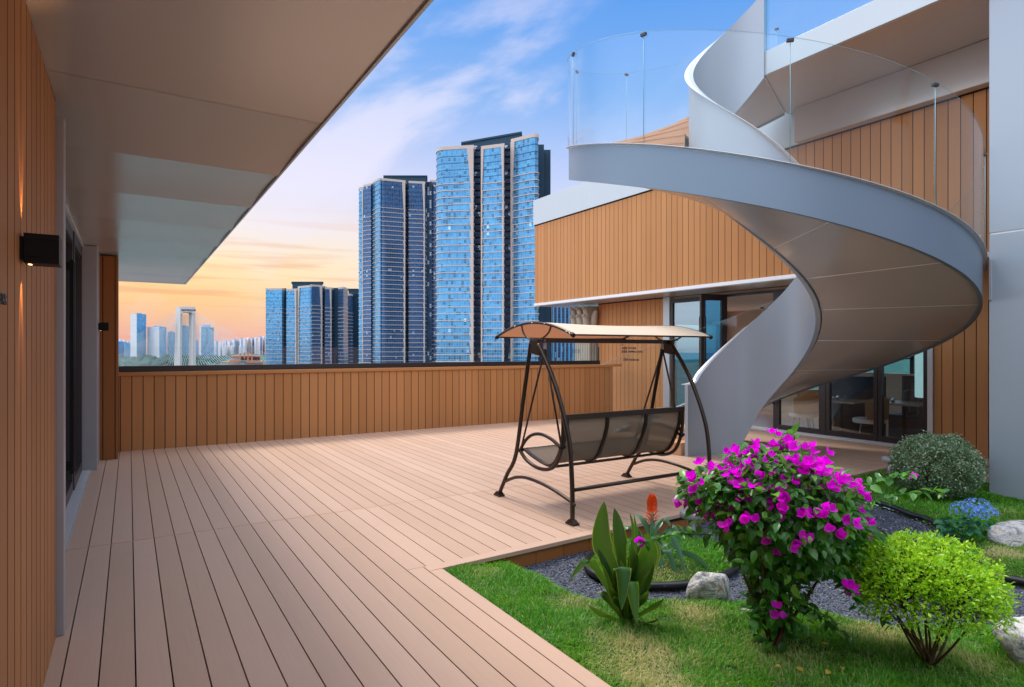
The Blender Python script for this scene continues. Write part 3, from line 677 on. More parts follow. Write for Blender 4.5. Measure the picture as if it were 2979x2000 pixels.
# dining room: floor a little lower, far wall with arched and square openings to the sky
w = MB(); w.box(XL + 0.2, 15.2, -3.0, 11.88, -0.25, -0.18); w.build('room_floor', 'interior_floor', RB)
w = MB(); w.box(XL + 0.08, 15.0, -3.0, 11.88, 2.61, 2.65); w.build('ceiling', 'interior_wall', RB)
w = MB(); w.box(XL + 0.22, 15, -3.1, -3.0, -0.2, 2.65); w.box(XL + 0.22, 12.6, 11.88, 11.98, -0.2, 2.65); w.box(14.6, 15, 11.88, 11.98, -0.2, 2.65); w.box(12.6, 14.6, 11.88, 11.98, 2.2, 2.65)
XB = 15.0
def arch_wall(mb, y0, y1, ops, z0=-0.2, z1=2.65):
    """wall of constant x with openings (ya, yb, za, zb, arched)"""
    y = y0
    for ya, yb, za, zb, ar in ops:
        mb.box(XB, XB + 0.2, y, ya, z0, z1); mb.box(XB, XB + 0.2, ya, yb, z0, za)
        if not ar: mb.box(XB, XB + 0.2, ya, yb, zb, z1)
        else:
            r = (yb - ya) / 2; c = (ya + yb) / 2; n = 14
            for k in range(n):
                a0, a1 = pi * k / n, pi * (k + 1) / n; p0 = (c - r * cos(a0), zb - r + r * sin(a0)); p1 = (c - r * cos(a1), zb - r + r * sin(a1))
                mb.add([(XB, p0[0], p0[1]), (XB, p1[0], p1[1]), (XB, p1[0], z1), (XB, p0[0], z1), (XB + 0.2, p0[0], p0[1]), (XB + 0.2, p1[0], p1[1]), (XB + 0.2, p1[0], z1), (XB + 0.2, p0[0], z1)],
                       [(0, 3, 2, 1), (4, 5, 6, 7), (0, 1, 5, 4), (0, 4, 7, 3), (1, 2, 6, 5)])
        y = yb
    mb.box(XB, XB + 0.2, y, y1, z0, z1)
arch_wall(w, -3.0, 11.88, [(0.2, 3.0, 0.95, 2.3, False), (3.5, 5.2, 0.95, 2.3, False), (6.1, 8.4, 0.95, 2.3, False), (9.0, 10.2, 0.4, 2.2, True), (10.5, 11.6, 0.4, 2.2, True)])
w.build('room_walls', 'interior_wall', RB)
w = MB()
for y in (1.55, 4.3, 6.85, 7.6, 9.6, 11.05): w.box(XB + 0.05, XB + 0.1, y, y + 0.08, 0.9, 2.25)
w.box(XB + 0.05, XB + 0.1, 0.2, 8.4, 1.28, 1.31); w.build('far_mullions', 'dark_frame', RB)
# timber penthouse with stepped ledges on the roof
PH = thing('roof_penthouse', 'timber clad penthouse with stepped ledges rising above the roof behind the stair', 'building', (13, 9, 5))
w = MB()
for i, (x, za, zb) in enumerate(((11.35, 4.9, 6.0), (11.2, 6.03, 6.24), (11.05, 6.27, 6.46), (10.95, 6.49, 6.68))):
    w.add([(x, 6.0, za), (14, 6.0, za), (14, 11.5, za), (x + 0.35 * (3 - i) * 0.4, 11.5, za), (x, 6.0, zb), (14, 6.0, zb), (14, 11.5, zb), (x + 0.35 * (3 - i) * 0.4, 11.5, zb)],
          [(0, 3, 2, 1), (4, 5, 6, 7), (0, 1, 5, 4), (1, 2, 6, 5), (2, 3, 7, 6), (3, 0, 4, 7)])
w.build('walls', 'cladding', PH)
w = MB(); w.box(11.4, 14, 6.05, 11.45, 4.9, 6.66); w.build('core', 'gap_dark', PH)

# fluted pilaster with leafy capital behind the end of the entrance wall
PI = thing('fluted_pilaster', 'cream stone fluted pilaster with leafy capital beneath the soffit behind the parapet', 'column', (10, 12.3, 0))
w = MB(); x0, x1, y0, y1 = 9.80, 10.35, 11.95, 12.55
w.box(x0 + 0.03, x1, y0 + 0.03, y1 - 0.03, -0.5, 2.2)
for k in range(7):
    y = y0 + 0.03 + k * 0.09; w.tube([(x0 + 0.03, y, -0.5), (x0 + 0.03, y, 2.12)], 0.028, 8)
for k in range(6):
    x = x0 + 0.06 + k * 0.09; w.tube([(x, y0 + 0.03, -0.5), (x, y0 + 0.03, 2.12)], 0.028, 8)
w.build('shaft', 'stone', PI)
w = MB(); w.box(x0 - 0.05, x1, y0 - 0.05, y1 + 0.05, 2.03, 2.09); w.box(x0 - 0.02, x1, y0 - 0.02, y1 + 0.02, 1.94, 2.02); w.box(x0, x1, y0, y1, 2.09, 2.6)
for k in range(3):
    y = y0 + 0.05 + k * 0.25
    for dz, ln, wd in ((0, 0.26, 0.1), (0.16, 0.30, 0.085)):
        pts = [(x0 - 0.02, y, 2.1 + dz), (x0 - 0.05, y, 2.1 + dz + ln * 0.5), (x0 - 0.09, y, 2.1 + dz + ln * 0.85), (x0 - 0.15, y, 2.1 + dz + ln), (x0 - 0.17, y, 2.1 + dz + ln * 0.86)]
        w.tube(pts, [wd, wd * 0.9, wd * 0.7, wd * 0.5, wd * 0.35], 10)
for k in range(2):
    x = x0 + 0.12 + k * 0.25
    pts = [(x, y0 - 0.02, 2.1), (x, y0 - 0.05, 2.26), (x, y0 - 0.09, 2.40), (x, y0 - 0.14, 2.47), (x, y0 - 0.16, 2.42)]
    w.tube(pts, [0.1, 0.09, 0.075, 0.05, 0.03], 10)
for k in range(14):
    a = k * 0.55; 
w.build('capital', 'stone', PI, 0)
sg = thing('direction_sign', 'small black lettering with arrows on the timber wall left of the far glass door', 'sign', (XL, 10.5, 1.5))
rr = (R_(90), 0, R_(-90))
for txt, y, z, s in (('\u2227', 11.02, 1.60, 0.07), ('\u5c0f\u9152\u9928  CITY BAR', 11.02, 1.515, 0.062), ('\u6e38\u6cf3\u6c60  SWIMMING POOL', 11.02, 1.43, 0.062), ('\u3009', 10.98, 1.34, 0.06), ('\u536b\u751f\u95f4  RESTROOM', 10.98, 1.24, 0.062)):
    text_mesh('lettering', txt, s, (XL - 0.004, y, z), rr, 'sign_black', sg, 0.002, 'LEFT', 0.0012)

# furniture in the dining room
def dining_table(label, x, y, z=-0.18, group='tables in the dining room'):
    t = thing('dining_table', label, 'table', (x, y, z), group)
    w = MB(); w.box(x - 0.36, x + 0.36, y - 0.42, y + 0.42, z + 0.70, z + 0.735); w.build('tabletop', 'table_wood', t, 0.006)
    w = MB(); w.lathe([(0.22, 0), (0.22, 0.02), (0.03, 0.05), (0.03, 0.7)], (x, y, z), 16); w.build('pedestal', 'black_metal', t)
    return t
def dining_chair(label, x, y, rz, z=-0.18):
    t = thing('dining_chair', label, 'chair', (x, y, z), 'chairs in the dining room')
    c, s = cos(rz), sin(rz); T = lambda px, py, pz: (x + px * c - py * s, y + px * s + py * c, z + pz)
    w = MB(); rows = []
    for i in range(5):
        zz = 0.50 + 0.36 * i / 4; rows.append([T(0.26 * cos(a) * (1 + 0.06 * i / 4), 0.26 * sin(a) * (1 + 0.06 * i / 4), zz - (0.16 * max(0, abs(a - pi) / 1.7 - 0.55) * (i / 4))) for a in np.linspace(pi - 1.75, pi + 1.75, 19)])
    w.sheet(rows, 0.03); w.build('backrest', 'chair_leather', t)
    w = MB(); P = [T(0.25 * cos(a), 0.25 * sin(a), 0) for a in np.linspace(0, 2 * pi, 20, endpoint=False)]
    w.prism([(p[0], p[1]) for p in P], z + 0.42, z + 0.50); w.build('seat', 'chair_seat', t, 0.02)
    for a in (0.7, 2.4, 3.9, 5.5):
        w = MB(); w.tube([T(0.16 * cos(a), 0.16 * sin(a), 0.42), T(0.23 * cos(a), 0.23 * sin(a), 0)], [0.014, 0.009], 8); w.build('leg', 'grey_trim', t)
    return t
dining_table('dining table nearest the navy bench at the right window, vase on it', 11.75, 5.50)
dining_table('dining table in the middle window beside the dark curved screen', 11.35, 6.40)
dining_chair('brown round-backed chair with white seat behind the rightmost window pane', 10.80, 5.62, R_(120))
dining_chair('round-backed chair with white seat behind the middle window pane', 10.75, 6.80, R_(100))
dining_chair('round-backed chair with white seat seen low through the narrow left pane', 12.0, 7.45, R_(80))
def table_set(label1, label2, x, y, z):
    t = thing('condiment_set', label1, 'condiments', (x, y, z), 'condiments on the dining tables')
    for k, (dx, h) in enumerate(((0, 0.09), (0.05, 0.075), (0.02, 0.06))):
        w = MB(); w.lathe([(0.018, 0), (0.018, h * 0.7), (0.012, h * 0.8), (0.014, h)], (x + dx, y + 0.05 * k, z), 10); w.build('shaker', 'chrome', t)
    t = thing('bud_vase', label2, 'vase', (x, y - 0.16, z), 'vases on the dining tables')
    w = MB(); w.lathe([(0.02, 0), (0.05, 0.03), (0.05, 0.07), (0.02, 0.11), (0.025, 0.14)], (x, y - 0.16, z), 14); w.build('glass_bulb', 'clear_glass', t)
    w = MB(); w.tube([(x, y - 0.16, z + 0.02), (x, y - 0.17, z + 0.2), (x + 0.02, y - 0.24, z + 0.25)], 0.003, 5)
    for k in range(6): w.ball((x + 0.005 * k, y - 0.17 - 0.015 * k, z + 0.2 + 0.008 * k), (0.012, 0.014, 0.008), 6, 4)
    w.build('sprig', 'hydrangea_leaf', t)
table_set('silver shakers on the dining table by the navy bench', 'round glass vase with a sprig on the table by the navy bench', 11.62, 5.62, 0.556)
table_set('silver shakers on the table in the middle window', 'round glass vase on the table in the middle window', 11.30, 6.45, 0.556)
bs = thing('booth_bench', 'dark navy channel-tufted booth bench behind the rightmost window', 'bench', (13.2, 4.2, -0.18))
w = MB()
path = [(11.4, 3.3), (12.2, 3.4), (12.6, 3.9), (12.75, 4.8), (12.75, 6.0)]
for (xa, ya), (xb, yb) in zip(path[:-1], path[1:]):
    L = math.hypot(xb - xa, yb - ya); n = max(1, int(L / 0.13))
    for k in range(n):
        tt = (k + 0.5) / n; w.tube([(xa + (xb - xa) * tt, ya + (yb - ya) * tt, -0.15), (xa + (xb - xa) * tt, ya + (yb - ya) * tt, 1.0)], 0.075, 10)
w.build('backrest', 'navy_leather', bs)
w = MB(); w.prism([(11.4, 3.38), (12.15, 3.46), (12.52, 3.93), (12.68, 6.0), (12.2, 6.0), (12.1, 4.3), (11.8, 4.0), (11.4, 3.9)], -0.18, 0.28); w.build('seat', 'navy_leather', bs, 0.02)
cs = thing('curved_screen', 'curved dark divider between the two dining tables', 'screen', (12.9, 6.2, -0.18))
w = MB(); w.sheet([[(12.5 + 0.55 * cos(a), 6.75 + 0.55 * sin(a), z) for a in np.linspace(2.2, 4.6, 14)] for z in (-0.18, 0.98)], 0.06); w.build('panel', 'navy_leather', cs)
pl = thing('pendant_shade', 'pale cylindrical shade hanging inside the right end of the dining window', 'lamp', (10.75, 4.62, 1.2))
w = MB(); w.lathe([(0.11, 0.0), (0.115, 0.02), (0.115, 1.1), (0.11, 1.12)], (10.55, 4.66, 0.75), 28); w.build('shade', 'lampshade', pl)
w = MB(); w.tube([(10.55, 4.66, 1.86), (10.55, 4.66, 2.62)], 0.004, 6); w.build('cord', 'black_metal', pl)
hr = thing('tree', 'blurred green tree outside the far dining room windows', 'tree', (19, 3.5, -1))
w = MB()
for k in range(60):
    w.ball((18 + rnd.random() * 3, -1 + rnd.random() * 6, 0.6 + rnd.random() * 1.4), (0.3 + rnd.random() * 0.3, 0.4, 0.3), 7, 5)
w.build('crown', 'far_green', hr)
w = MB(); w.tube([(19.5, 2, -3), (19.5, 2, 1)], 0.2); w.build('trunk', 'bark', hr)

# big metal-clad column that carries the stair and the walkway
CO = thing('metal_column', 'large pale blue-grey metal clad column beside the stair at the right edge', 'column', (8.0, 1.3, 0))
w = MB()
for a, b in ((-0.3, 2.715), (2.727, 7.5)): w.box(7.69, 8.5, -0.6, 2.77, a, b)
w.build('cladding', 'stair_metal', CO, 0.006)
w = MB(); w.box(7.697, 8.49, -0.59, 2.76, 2.70, 2.74); w.build('joint', 'silver_trim', CO)

# walkway at roof level from the stair head
WK = thing('walkway', 'pale metal roof level walkway with glass balustrade leading from the stair head', 'bridge', (8.3, 2, 5.4))
w = MB(); w.box(7.55, 7.60, -2.5, 5.36, 5.35, 5.68); w.build('fascia', 'white_metal', WK, 0.003)
w = MB(); w.prism([(7.602, -2.5), (9.168, -2.5), (9.168, 6.04), (9.04, 6.03), (7.602, 5.372)], 5.352, 5.5)
w.build('underside', 'soffit_metal', WK)
w = MB(); w.box(9.0, 9.165, -2.5, 5.85, 4.81, 5.349); w.build('edge_beam', 'soffit_metal', WK, 0.008)
for a, b in ((-2.5, 0.3), (0.31, 2.78), (2.79, 5.34)):
    w = MB(); w.box(7.567, 7.583, a, b, 5.66, 6.85); w.build('glass_panel', 'clear_glass', WK)
w = MB(); w.box(7.565, 7.585, 5.341, 5.349, 5.68, 6.85); w.build('glass_edge', 'glass_edge', WK)
w = MB(); w.tube([(9.1, -2.5, 6.5), (9.1, 5.2, 6.5)], 0.012, 8)
for y in (4.9, 3.7, 2.5, 1.3): w.tube([(9.1, y, 5.5), (9.1, y, 6.5)], 0.008, 6)
w.build('far_handrail', 'silver_trim', WK)

# ------------------------------------------------------------------ spiral stair
CX, CY, RI, RO = 6.85, 5.04, 0.79, 2.41
AZ0 = 53.65                               # bearing of phi = 0 (clockwise from +Y)
ST = thing('spiral_staircase', 'curving pale blue-grey metal spiral staircase with glass balustrade and timber treads', 'staircase', (CX, CY, 0))
def pt(phi, r, z):
    a = R_(AZ0 + phi); return (CX + r * sin(a), CY + r * cos(a), z)
from bisect import bisect
def interp(tab):
    xs = [p[0] for p in tab]; ysv = [p[1] for p in tab]; n = len(xs)
    d = [(ysv[i + 1] - ysv[i]) / (xs[i + 1] - xs[i]) for i in range(n - 1)]
    m = [d[0]] + [(0 if d[i - 1] * d[i] <= 0 else 2 * d[i - 1] * d[i] / (d[i - 1] + d[i])) for i in range(1, n - 1)] + [d[-1]]
    def f(x):
        if x <= xs[0]: return ysv[0]
        if x >= xs[-1]: return ysv[-1]
        i = bisect(xs, x) - 1; h = xs[i + 1] - xs[i]; t_ = (x - xs[i]) / h
        return (2 * t_**3 - 3 * t_**2 + 1) * ysv[i] + (t_**3 - 2 * t_**2 + t_) * h * m[i] + (-2 * t_**3 + 3 * t_**2) * ysv[i + 1] + (t_**3 - t_**2) * h * m[i + 1]
    return f
Bf = interp([(-70, -0.9), (-40, -0.5), (-17, 0.0), (-3, 0.35), (10, 0.68), (45, 1.22), (106, 2.0), (154, 2.55), (254, 3.77), (343, 4.87), (375, 5.35)])
Tof = interp([(-70, 0.06), (-32, 0.50), (-26, 0.59), (45, 1.68), (106, 2.46), (172, 3.2), (206, 3.62), (254, 4.19), (343, 5.30), (375, 5.68)])
Tif = interp([(-68, 1.0), (-58, 1.03), (-52, 1.16), (-30, 1.50), (45, 2.44), (106, 3.20), (153, 3.78), (176, 4.07), (254, 5.02), (343, 6.15), (375, 6.55)])
flare = lambda p: RI + 0.17 * max(0.0, min(1.0, (-20 - p) / 46)) ** 1.5
PH0, PH1 = -67.0, 372.0
phis = np.linspace(PH0, PH1, 221)
def band(name, rf, bot, top, th, mat, p0=PH0, p1=PH1, n=221, nz=3):
    ps = np.linspace(p0, p1, n); w = MB()
    rows = [[pt(p, rf(p), bot(p) + (top(p) - bot(p)) * k / nz) for p in ps] for k in range(nz + 1)]
    w.sheet(rows, th); return w.build(name, mat, ST)
bclip = lambda p: max(Bf(p), -0.02)
band('inner_guard', flare, bclip, Tif, 0.055, 'stair_metal')
band('outer_stringer', lambda p: RO - 0.04, bclip, Tof, 0.04, 'stair_metal_shaded')
w = MB(); ps = np.linspace(PH0, PH1, 221)       # bright cap strips on the two edges
w.sheet([[pt(p, RO - 0.0405 + 0.041 * k, Tof(p) + 0.002) for p in ps] for k in range(2)], 0.004); w.sheet([[pt(p, flare(p) - 0.0005 + 0.056 * k, Tif(p) + 0.002) for p in ps] for k in range(2)], 0.004)
w.build('edge_cap', 'silver_trim', ST)
# soffit in flat-ish panels with pale joints
w = MB(); jn = MB(); p = -17.0
step = 30.0; starts = [-17 + i * step for i in range(13)]
for a in starts:
    b = min(a + step, PH1)
    if b <= a + 1: continue
    ps = np.linspace(a + 0.12, b - 0.12, 14); rs = np.linspace(RI + 0.02, RO - 0.045, 8)
    w.sheet([[pt(q, r, max(Bf(q), 0) + 0.022) for q in ps] for r in rs], 0.012)
    jn.tube([pt(b, r, max(Bf(b), 0) + 0.026) for r in np.linspace(RI + 0.02, RO - 0.05, 12)], 0.007, 6)
w.build('soffit', 'soffit_metal', ST); jn.build('soffit_joint', 'silver_trim', ST)
w = MB(); ps = np.linspace(-10, PH1, 200)
w.tube([pt(q, RO - 0.055, Bf(q) + 0.02) for q in ps], 0.014, 6); w.build('edge_bead', 'soffit_metal', ST)
# treads
ns = 31; dph = (PH1 - PH0) / ns
for i in range(ns):
    a, b = PH0 + i * dph, PH0 + (i + 1) * dph; z = 5.50 * (i + 1) / ns
    w = MB(); n = 5; th = 0.03 
    def arcs(q0, q1, z0, z1):
        P = [pt(q, flare(q) + 0.06, 0)[:2] for q in np.linspace(q0, q1, n)] + [pt(q, RO - 0.05, 0)[:2] for q in np.linspace(q1, q0, n)]
        w.prism(P[::-1], z0, z1)
    arcs(a - 0.5, b, z - th, z)
    arcs(a, a + 0.6, max(z - 0.177, 0.0), z - th - 0.001)
    if i < 4: arcs(a + 0.65, b, 0.0, z - th - 0.002)
    w.build('tread', 'step_wood', ST)
# glass balustrade on the outer stringer, bent panels with clamps at the joints
J = [172.2 + 33.7 * k for k in range(-7, 6)]
J = [PH0] + [j for j in J if PH0 + 8 < j < PH1 - 8] + [PH1 - 3]
for a, b in zip(J[:-1], J[1:]):
    w = MB(); ps = np.linspace(a + 0.15, b - 0.15, 12)
    ps = np.linspace(a + 0.15, b - 0.15, 30)
    w.sheet([[pt(q, RO - 0.026, Tof(q) + (-0.02 if k == 0 else 1.165)) for q in ps] for k in range(2)], 0.012, smooth=False)
    w.build('glass_panel', 'clear_glass', ST)
    w = MB(); z0 = Tof(b); p0 = pt(b, RO - 0.02, 0)
    w.tube([(p0[0], p0[1], z0), (p0[0], p0[1], z0 + 1.14)], 0.0032, 4); w.build('glass_joint', 'glass_edge', ST)
    w = MB(); q = 0.75
    w.tube([pt(b - q, RO - 0.02, Tof(b) + 1.135), pt(b + q, RO - 0.02, Tof(b) + 1.135)], 0.02, 4, flat=(0.03, 0.026)); w.build('glass_clamp', 'dark_frame', ST)
w = MB(); ps = np.linspace(PH0, PH1 - 3, 200)
w.tube([pt(q, RO - 0.02, Tof(q) + 1.167) for q in ps], 0.0022, 4); w.build('glass_rim', 'glass_edge', ST)
br = thing('stair_shade_strip', 'thin grey strip added for the shade between the stair and the metal column', 'bracket', (7.68, 2.8, 2.2))
w = MB(); w.box(7.672, 7.6885, 2.74, 2.768, 2.02, 2.45); w.build('shade_strip', 'grey_trim', br, 0.004)  # added strip where only shade falls between stair and column
# ------------------------------------------------------------------ garden swing
SW = thing('garden_swing', 'brown metal three-seat garden swing with cream canopy and mesh seat on the deck', 'swing', (4.1, 4.75, 0))
XA, XB_ = 3.22, 4.97
def spline(P, n=8):
    P = [Vector(p) for p in P]; out = []
    for i in range(len(P) - 1):
        p0, p1, p2, p3 = P[max(i - 1, 0)], P[i], P[i + 1], P[min(i + 2, len(P) - 1)]
        for k in range(n):
            t_ = k / n; out.append(0.5 * ((2 * p1) + (-p0 + p2) * t_ + (2 * p0 - 5 * p1 + 4 * p2 - p3) * t_ * t_ + (-p0 + 3 * p1 - 3 * p2 + p3) * t_**3))
    out.append(P[-1]); return out
def foot(x, y):
    w = MB(); w.prism([(x - 0.035, y - 0.055), (x + 0.035, y - 0.055), (x + 0.035, y + 0.055), (x - 0.035, y + 0.055)], 0.003, 0.018)
    w.add([(x - 0.03, y - 0.05, 0.018), (x + 0.03, y - 0.05, 0.018), (x + 0.03, y + 0.05, 0.018), (x - 0.03, y + 0.05, 0.018), (x - 0.022, y - 0.025, 0.045), (x + 0.022, y - 0.025, 0.045), (x + 0.022, y + 0.025, 0.045), (x - 0.022, y + 0.025, 0.045)],
          [(4, 5, 6, 7), (0, 1, 5, 4), (1, 2, 6, 5), (2, 3, 7, 6), (3, 0, 4, 7)])
    return w
for X in (XA, XB_):
    w = MB(); w.tube(spline([(X, 4.15, 0.02), (X, 4.155, 0.35), (X, 4.20, 0.72), (X, 4.348, 1.09), (X, 4.50, 1.342), (X, 4.66, 1.55)]), 0.021, 12)
    lg = w.build('leg', 'bronze_metal', SW)
    o = foot(X, 4.15).build('foot_pad', 'bronze_metal', SW); o.parent = lg; o.matrix_parent_inverse = Matrix.Identity(4)
    w = MB(); w.tube(spline([(X, 5.37, 0.02), (X, 5.22, 0.24), (X, 5.05, 0.475), (X, 4.91, 1.053), (X, 4.81, 1.47), (X, 4.79, 1.56)]), 0.020, 12)
    lg = w.build('leg', 'bronze_metal', SW)
    o = foot(X, 5.37).build('foot_pad', 'bronze_metal', SW); o.parent = lg; o.matrix_parent_inverse = Matrix.Identity(4)
    w = MB(); w.tube(spline([(X, 5.25, 0.17), (X, 5.05, 0.245), (X, 4.82, 0.275), (X, 4.5, 0.255), (X, 4.2, 0.20), (X, 4.12, 0.17)]), 0.016, 10); w.build('side_brace', 'bronze_metal', SW)
    w = MB(); s = 1 if X == XA else -1
    w.add([(X - 0.012, 4.66, 1.59), (X - 0.012, 4.80, 1.59), (X - 0.012, 4.80, 1.47), (X - 0.012, 4.62, 1.44), (X + 0.012, 4.66, 1.59), (X + 0.012, 4.80, 1.59), (X + 0.012, 4.80, 1.47), (X + 0.012, 4.62, 1.44)],
          [(0, 1, 2, 3), (7, 6, 5, 4), (0, 4, 5, 1), (1, 5, 6, 2), (2, 6, 7, 3), (3, 7, 4, 0)])
    w.build('bracket', 'bronze_metal', SW, 0.004)
    # canopy end hoop and its curved stay
    arc = [(X, y, 1.627 + 0.125 * (1 - ((y - 4.78) / 0.64) ** 2)) for y in np.linspace(4.14, 5.42, 25)]
    w = MB(); w.tube(arc, 0.013, 8); w.tube([(X, 4.13, 1.620), (X, 4.16, 1.634)], 0.02, 8); w.tube([(X, 5.43, 1.620), (X, 5.40, 1.634)], 0.02, 8)
    w.build('canopy_hoop', 'bronze_metal', SW)
    w = MB(); w.tube(spline([(X, 4.46, 1.72), (X, 4.50, 1.655), (X, 4.60, 1.605), (X, 4.71, 1.595), (X, 4.82, 1.605), (X, 4.91, 1.655), (X, 4.95, 1.74)], 4), 0.009, 8); w.build('canopy_stay', 'bronze_metal', SW)
    for y in (4.17, 4.22, 4.55, 4.75, 5.05):
        w = MB(); zz = 1.627 + 0.125 * (1 - ((y - 4.78) / 0.64) ** 2); w.ball((X - 0.013 * s, y, zz), 0.007, 8, 5); w.build('bolt', 'chrome', SW)
    # springs and hanging rods
    xi = X + s * 0.10
    w = MB(); w.tube([(xi + 0.014 * cos(a), 4.70 + 0.014 * sin(a), 1.565 - 0.0016 * a) for a in np.linspace(0, 2 * pi * 6, 70)], 0.003, 5); w.tube([(xi, 4.70, 1.60), (xi, 4.70, 1.56)], 0.004, 6)
    w.build('spring', 'chrome', SW)
    w = MB(); w.tube([(xi, 4.70, 1.505), (X + s * 0.10, 5.12, 0.49)], 0.010, 8); w.build('hanging_rod', 'bronze_metal', SW)
    w = MB(); w.tube([(xi, 4.70, 1.505), (X + s * 0.10, 4.44, 0.62)], 0.010, 8); w.build('hanging_rod', 'bronze_metal', SW)
w = MB(); w.tube([(XA, 4.72, 1.585), (XB_, 4.72, 1.585)], 0.02, 4, flat=(0.045, 0.04)); w.build('crossbeam', 'bronze_metal', SW)
w = MB(); w.tube([(XA, 4.165, 0.29), (XB_, 4.165, 0.29)], 0.018, 10); w.tube([(XA - 0.0, 4.12, 0.17), (XA, 4.17, 0.17)], 0.014, 8); w.build('rear_crossbar', 'bronze_metal', SW)
# canopy cloth
rows = []
for i in range(15):
    x = XA + (XB_ - XA) * i / 14; sag = 0.018 * sin(pi * i / 14)
    rows.append([(x, y, 1.637 + 0.125 * (1 - ((y - 4.78) / 0.64) ** 2) - sag * (0.5 + 0.5 * sin(pi * (y - 4.14) / 1.28))) for y in np.linspace(4.135, 5.425, 21)])
w = MB(); w.sheet(rows, 0.004); w.build('canopy', 'canopy_cloth', SW)
w = MB(); w.tube([(XA, 4.14, 1.628), (XB_, 4.14, 1.628)], 0.008, 8); w.build('canopy_edge_tube', 'bronze_metal', SW); w = MB(); w.tube([(XA, 5.42, 1.628), (XB_, 5.42, 1.628)], 0.008, 8); w.build('canopy_edge_tube', 'bronze_metal', SW)
# bench: one curved profile for seat and back
prof = spline([(0, 5.10, 0.505), (0, 4.98, 0.465), (0, 4.80, 0.425), (0, 4.68, 0.418), (0, 4.58, 0.47), (0, 4.50, 0.60), (0, 4.44, 0.75), (0, 4.42, 0.875)], 6)
BX0, BX1 = XA + 0.12, XB_ - 0.12
sp = MB(); sp.sheet([[(x, p.y, p.z) for p in prof] for x in np.linspace(BX0, BX1, 10)], 0.003); sp.build('seat_sling', 'sling_mesh', SW)
for x in (BX0 + 0.02, BX0 + (BX1 - BX0) / 3, BX0 + 2 * (BX1 - BX0) / 3, BX1 - 0.02):
    w = MB(); w.tube([(x, p.y - 0.012, p.z - 0.008) for p in prof], 0.02, 4, flat=(0.034, 0.018)); w.build('rib', 'black_metal' if False else 'bronze_metal', SW)
w = MB(); w.tube([(BX0 - 0.03, 4.415, 0.885), (BX1 + 0.03, 4.415, 0.885)], 0.02, 4, flat=(0.035, 0.05)); w.build('top_rail', 'bronze_metal', SW)
w = MB(); w.tube([(BX0, 4.66, 0.395), (BX1, 4.66, 0.395)], 0.014, 8); w.build('seat_rail', 'bronze_metal', SW); w = MB(); w.tube([(BX0, 5.11, 0.50), (BX1, 5.11, 0.50)], 0.016, 8); w.build('seat_rail', 'bronze_metal', SW)
for x, s in ((BX0 - 0.02, -1), (BX1 + 0.02, 1)):
    w = MB(); w.tube(spline([(x, 5.13, 0.49), (x, 5.02, 0.415), (x, 4.85, 0.37), (x, 4.67, 0.375), (x, 4.53, 0.44), (x, 4.45, 0.58), (x, 4.42, 0.72), (x, 4.415, 0.88)]), 0.018, 10); w.build('side_frame', 'bronze_metal', SW)
    w = MB(); w.tube(spline([(x, 5.13, 0.49), (x, 5.05, 0.585), (x, 4.93, 0.665), (x, 4.77, 0.695), (x, 4.60, 0.67), (x, 4.46, 0.615), (x, 4.42, 0.60)]), 0.016, 10); w.build('armrest', 'bronze_metal', SW)
    for y, z in ((5.13, 0.49), (4.43, 0.615)):
        w = MB(); w.tube([(x - 0.03, y, z), (x + 0.03, y, z)], 0.016, 8); w.build('pivot', 'black_metal', SW)

# ------------------------------------------------------------------ the city
ZG = -60.0
gr = MB(); gr.box(-9000, 9000, 60, 9000, ZG - 1, ZG); tag(gr.build('city_ground', 'city_ground'), kind='structure')
# green hills below the skyline
rows = []
for j in range(26):
    d = 620 + 75 * j; row = []
    for i in range(90):
        xd = -500 + 34 * i; q = far(xd, d)
        ridge = 44 * math.exp(-((d - 1500) / 420.0) ** 2) + 6 * sin(xd * 0.021 + j * 0.3) + 3 * sin(xd * 0.06 + j) + 9 * math.exp(-((xd - 590) / 60) ** 2) * (d > 900)
        row.append((q.x, q.y, ZG - 4 + max(0, ridge)))
    rows.append(row)
hl = MB(); hl.sheet(rows); tag(hl.build('hills', 'far_green'), kind='structure')
def tree_belt():
    V = []; 
    b = MB()
    for k in range(900):
        xd = rnd.uniform(230, 640); d = rnd.uniform(650, 1450); q = far(xd, d); r = rnd.uniform(4, 9)
        ridge = 44 * math.exp(-((d - 1500) / 420.0) ** 2)
        b.ball((q.x, q.y, ZG - 2 + ridge + r * 0.4), (r, r, r * 0.8), 6, 4)
    tag(b.build('woodland', 'far_green'), 'dark green woods on the low hills below the cable stayed bridge', 'trees', kind='stuff')
tree_belt()

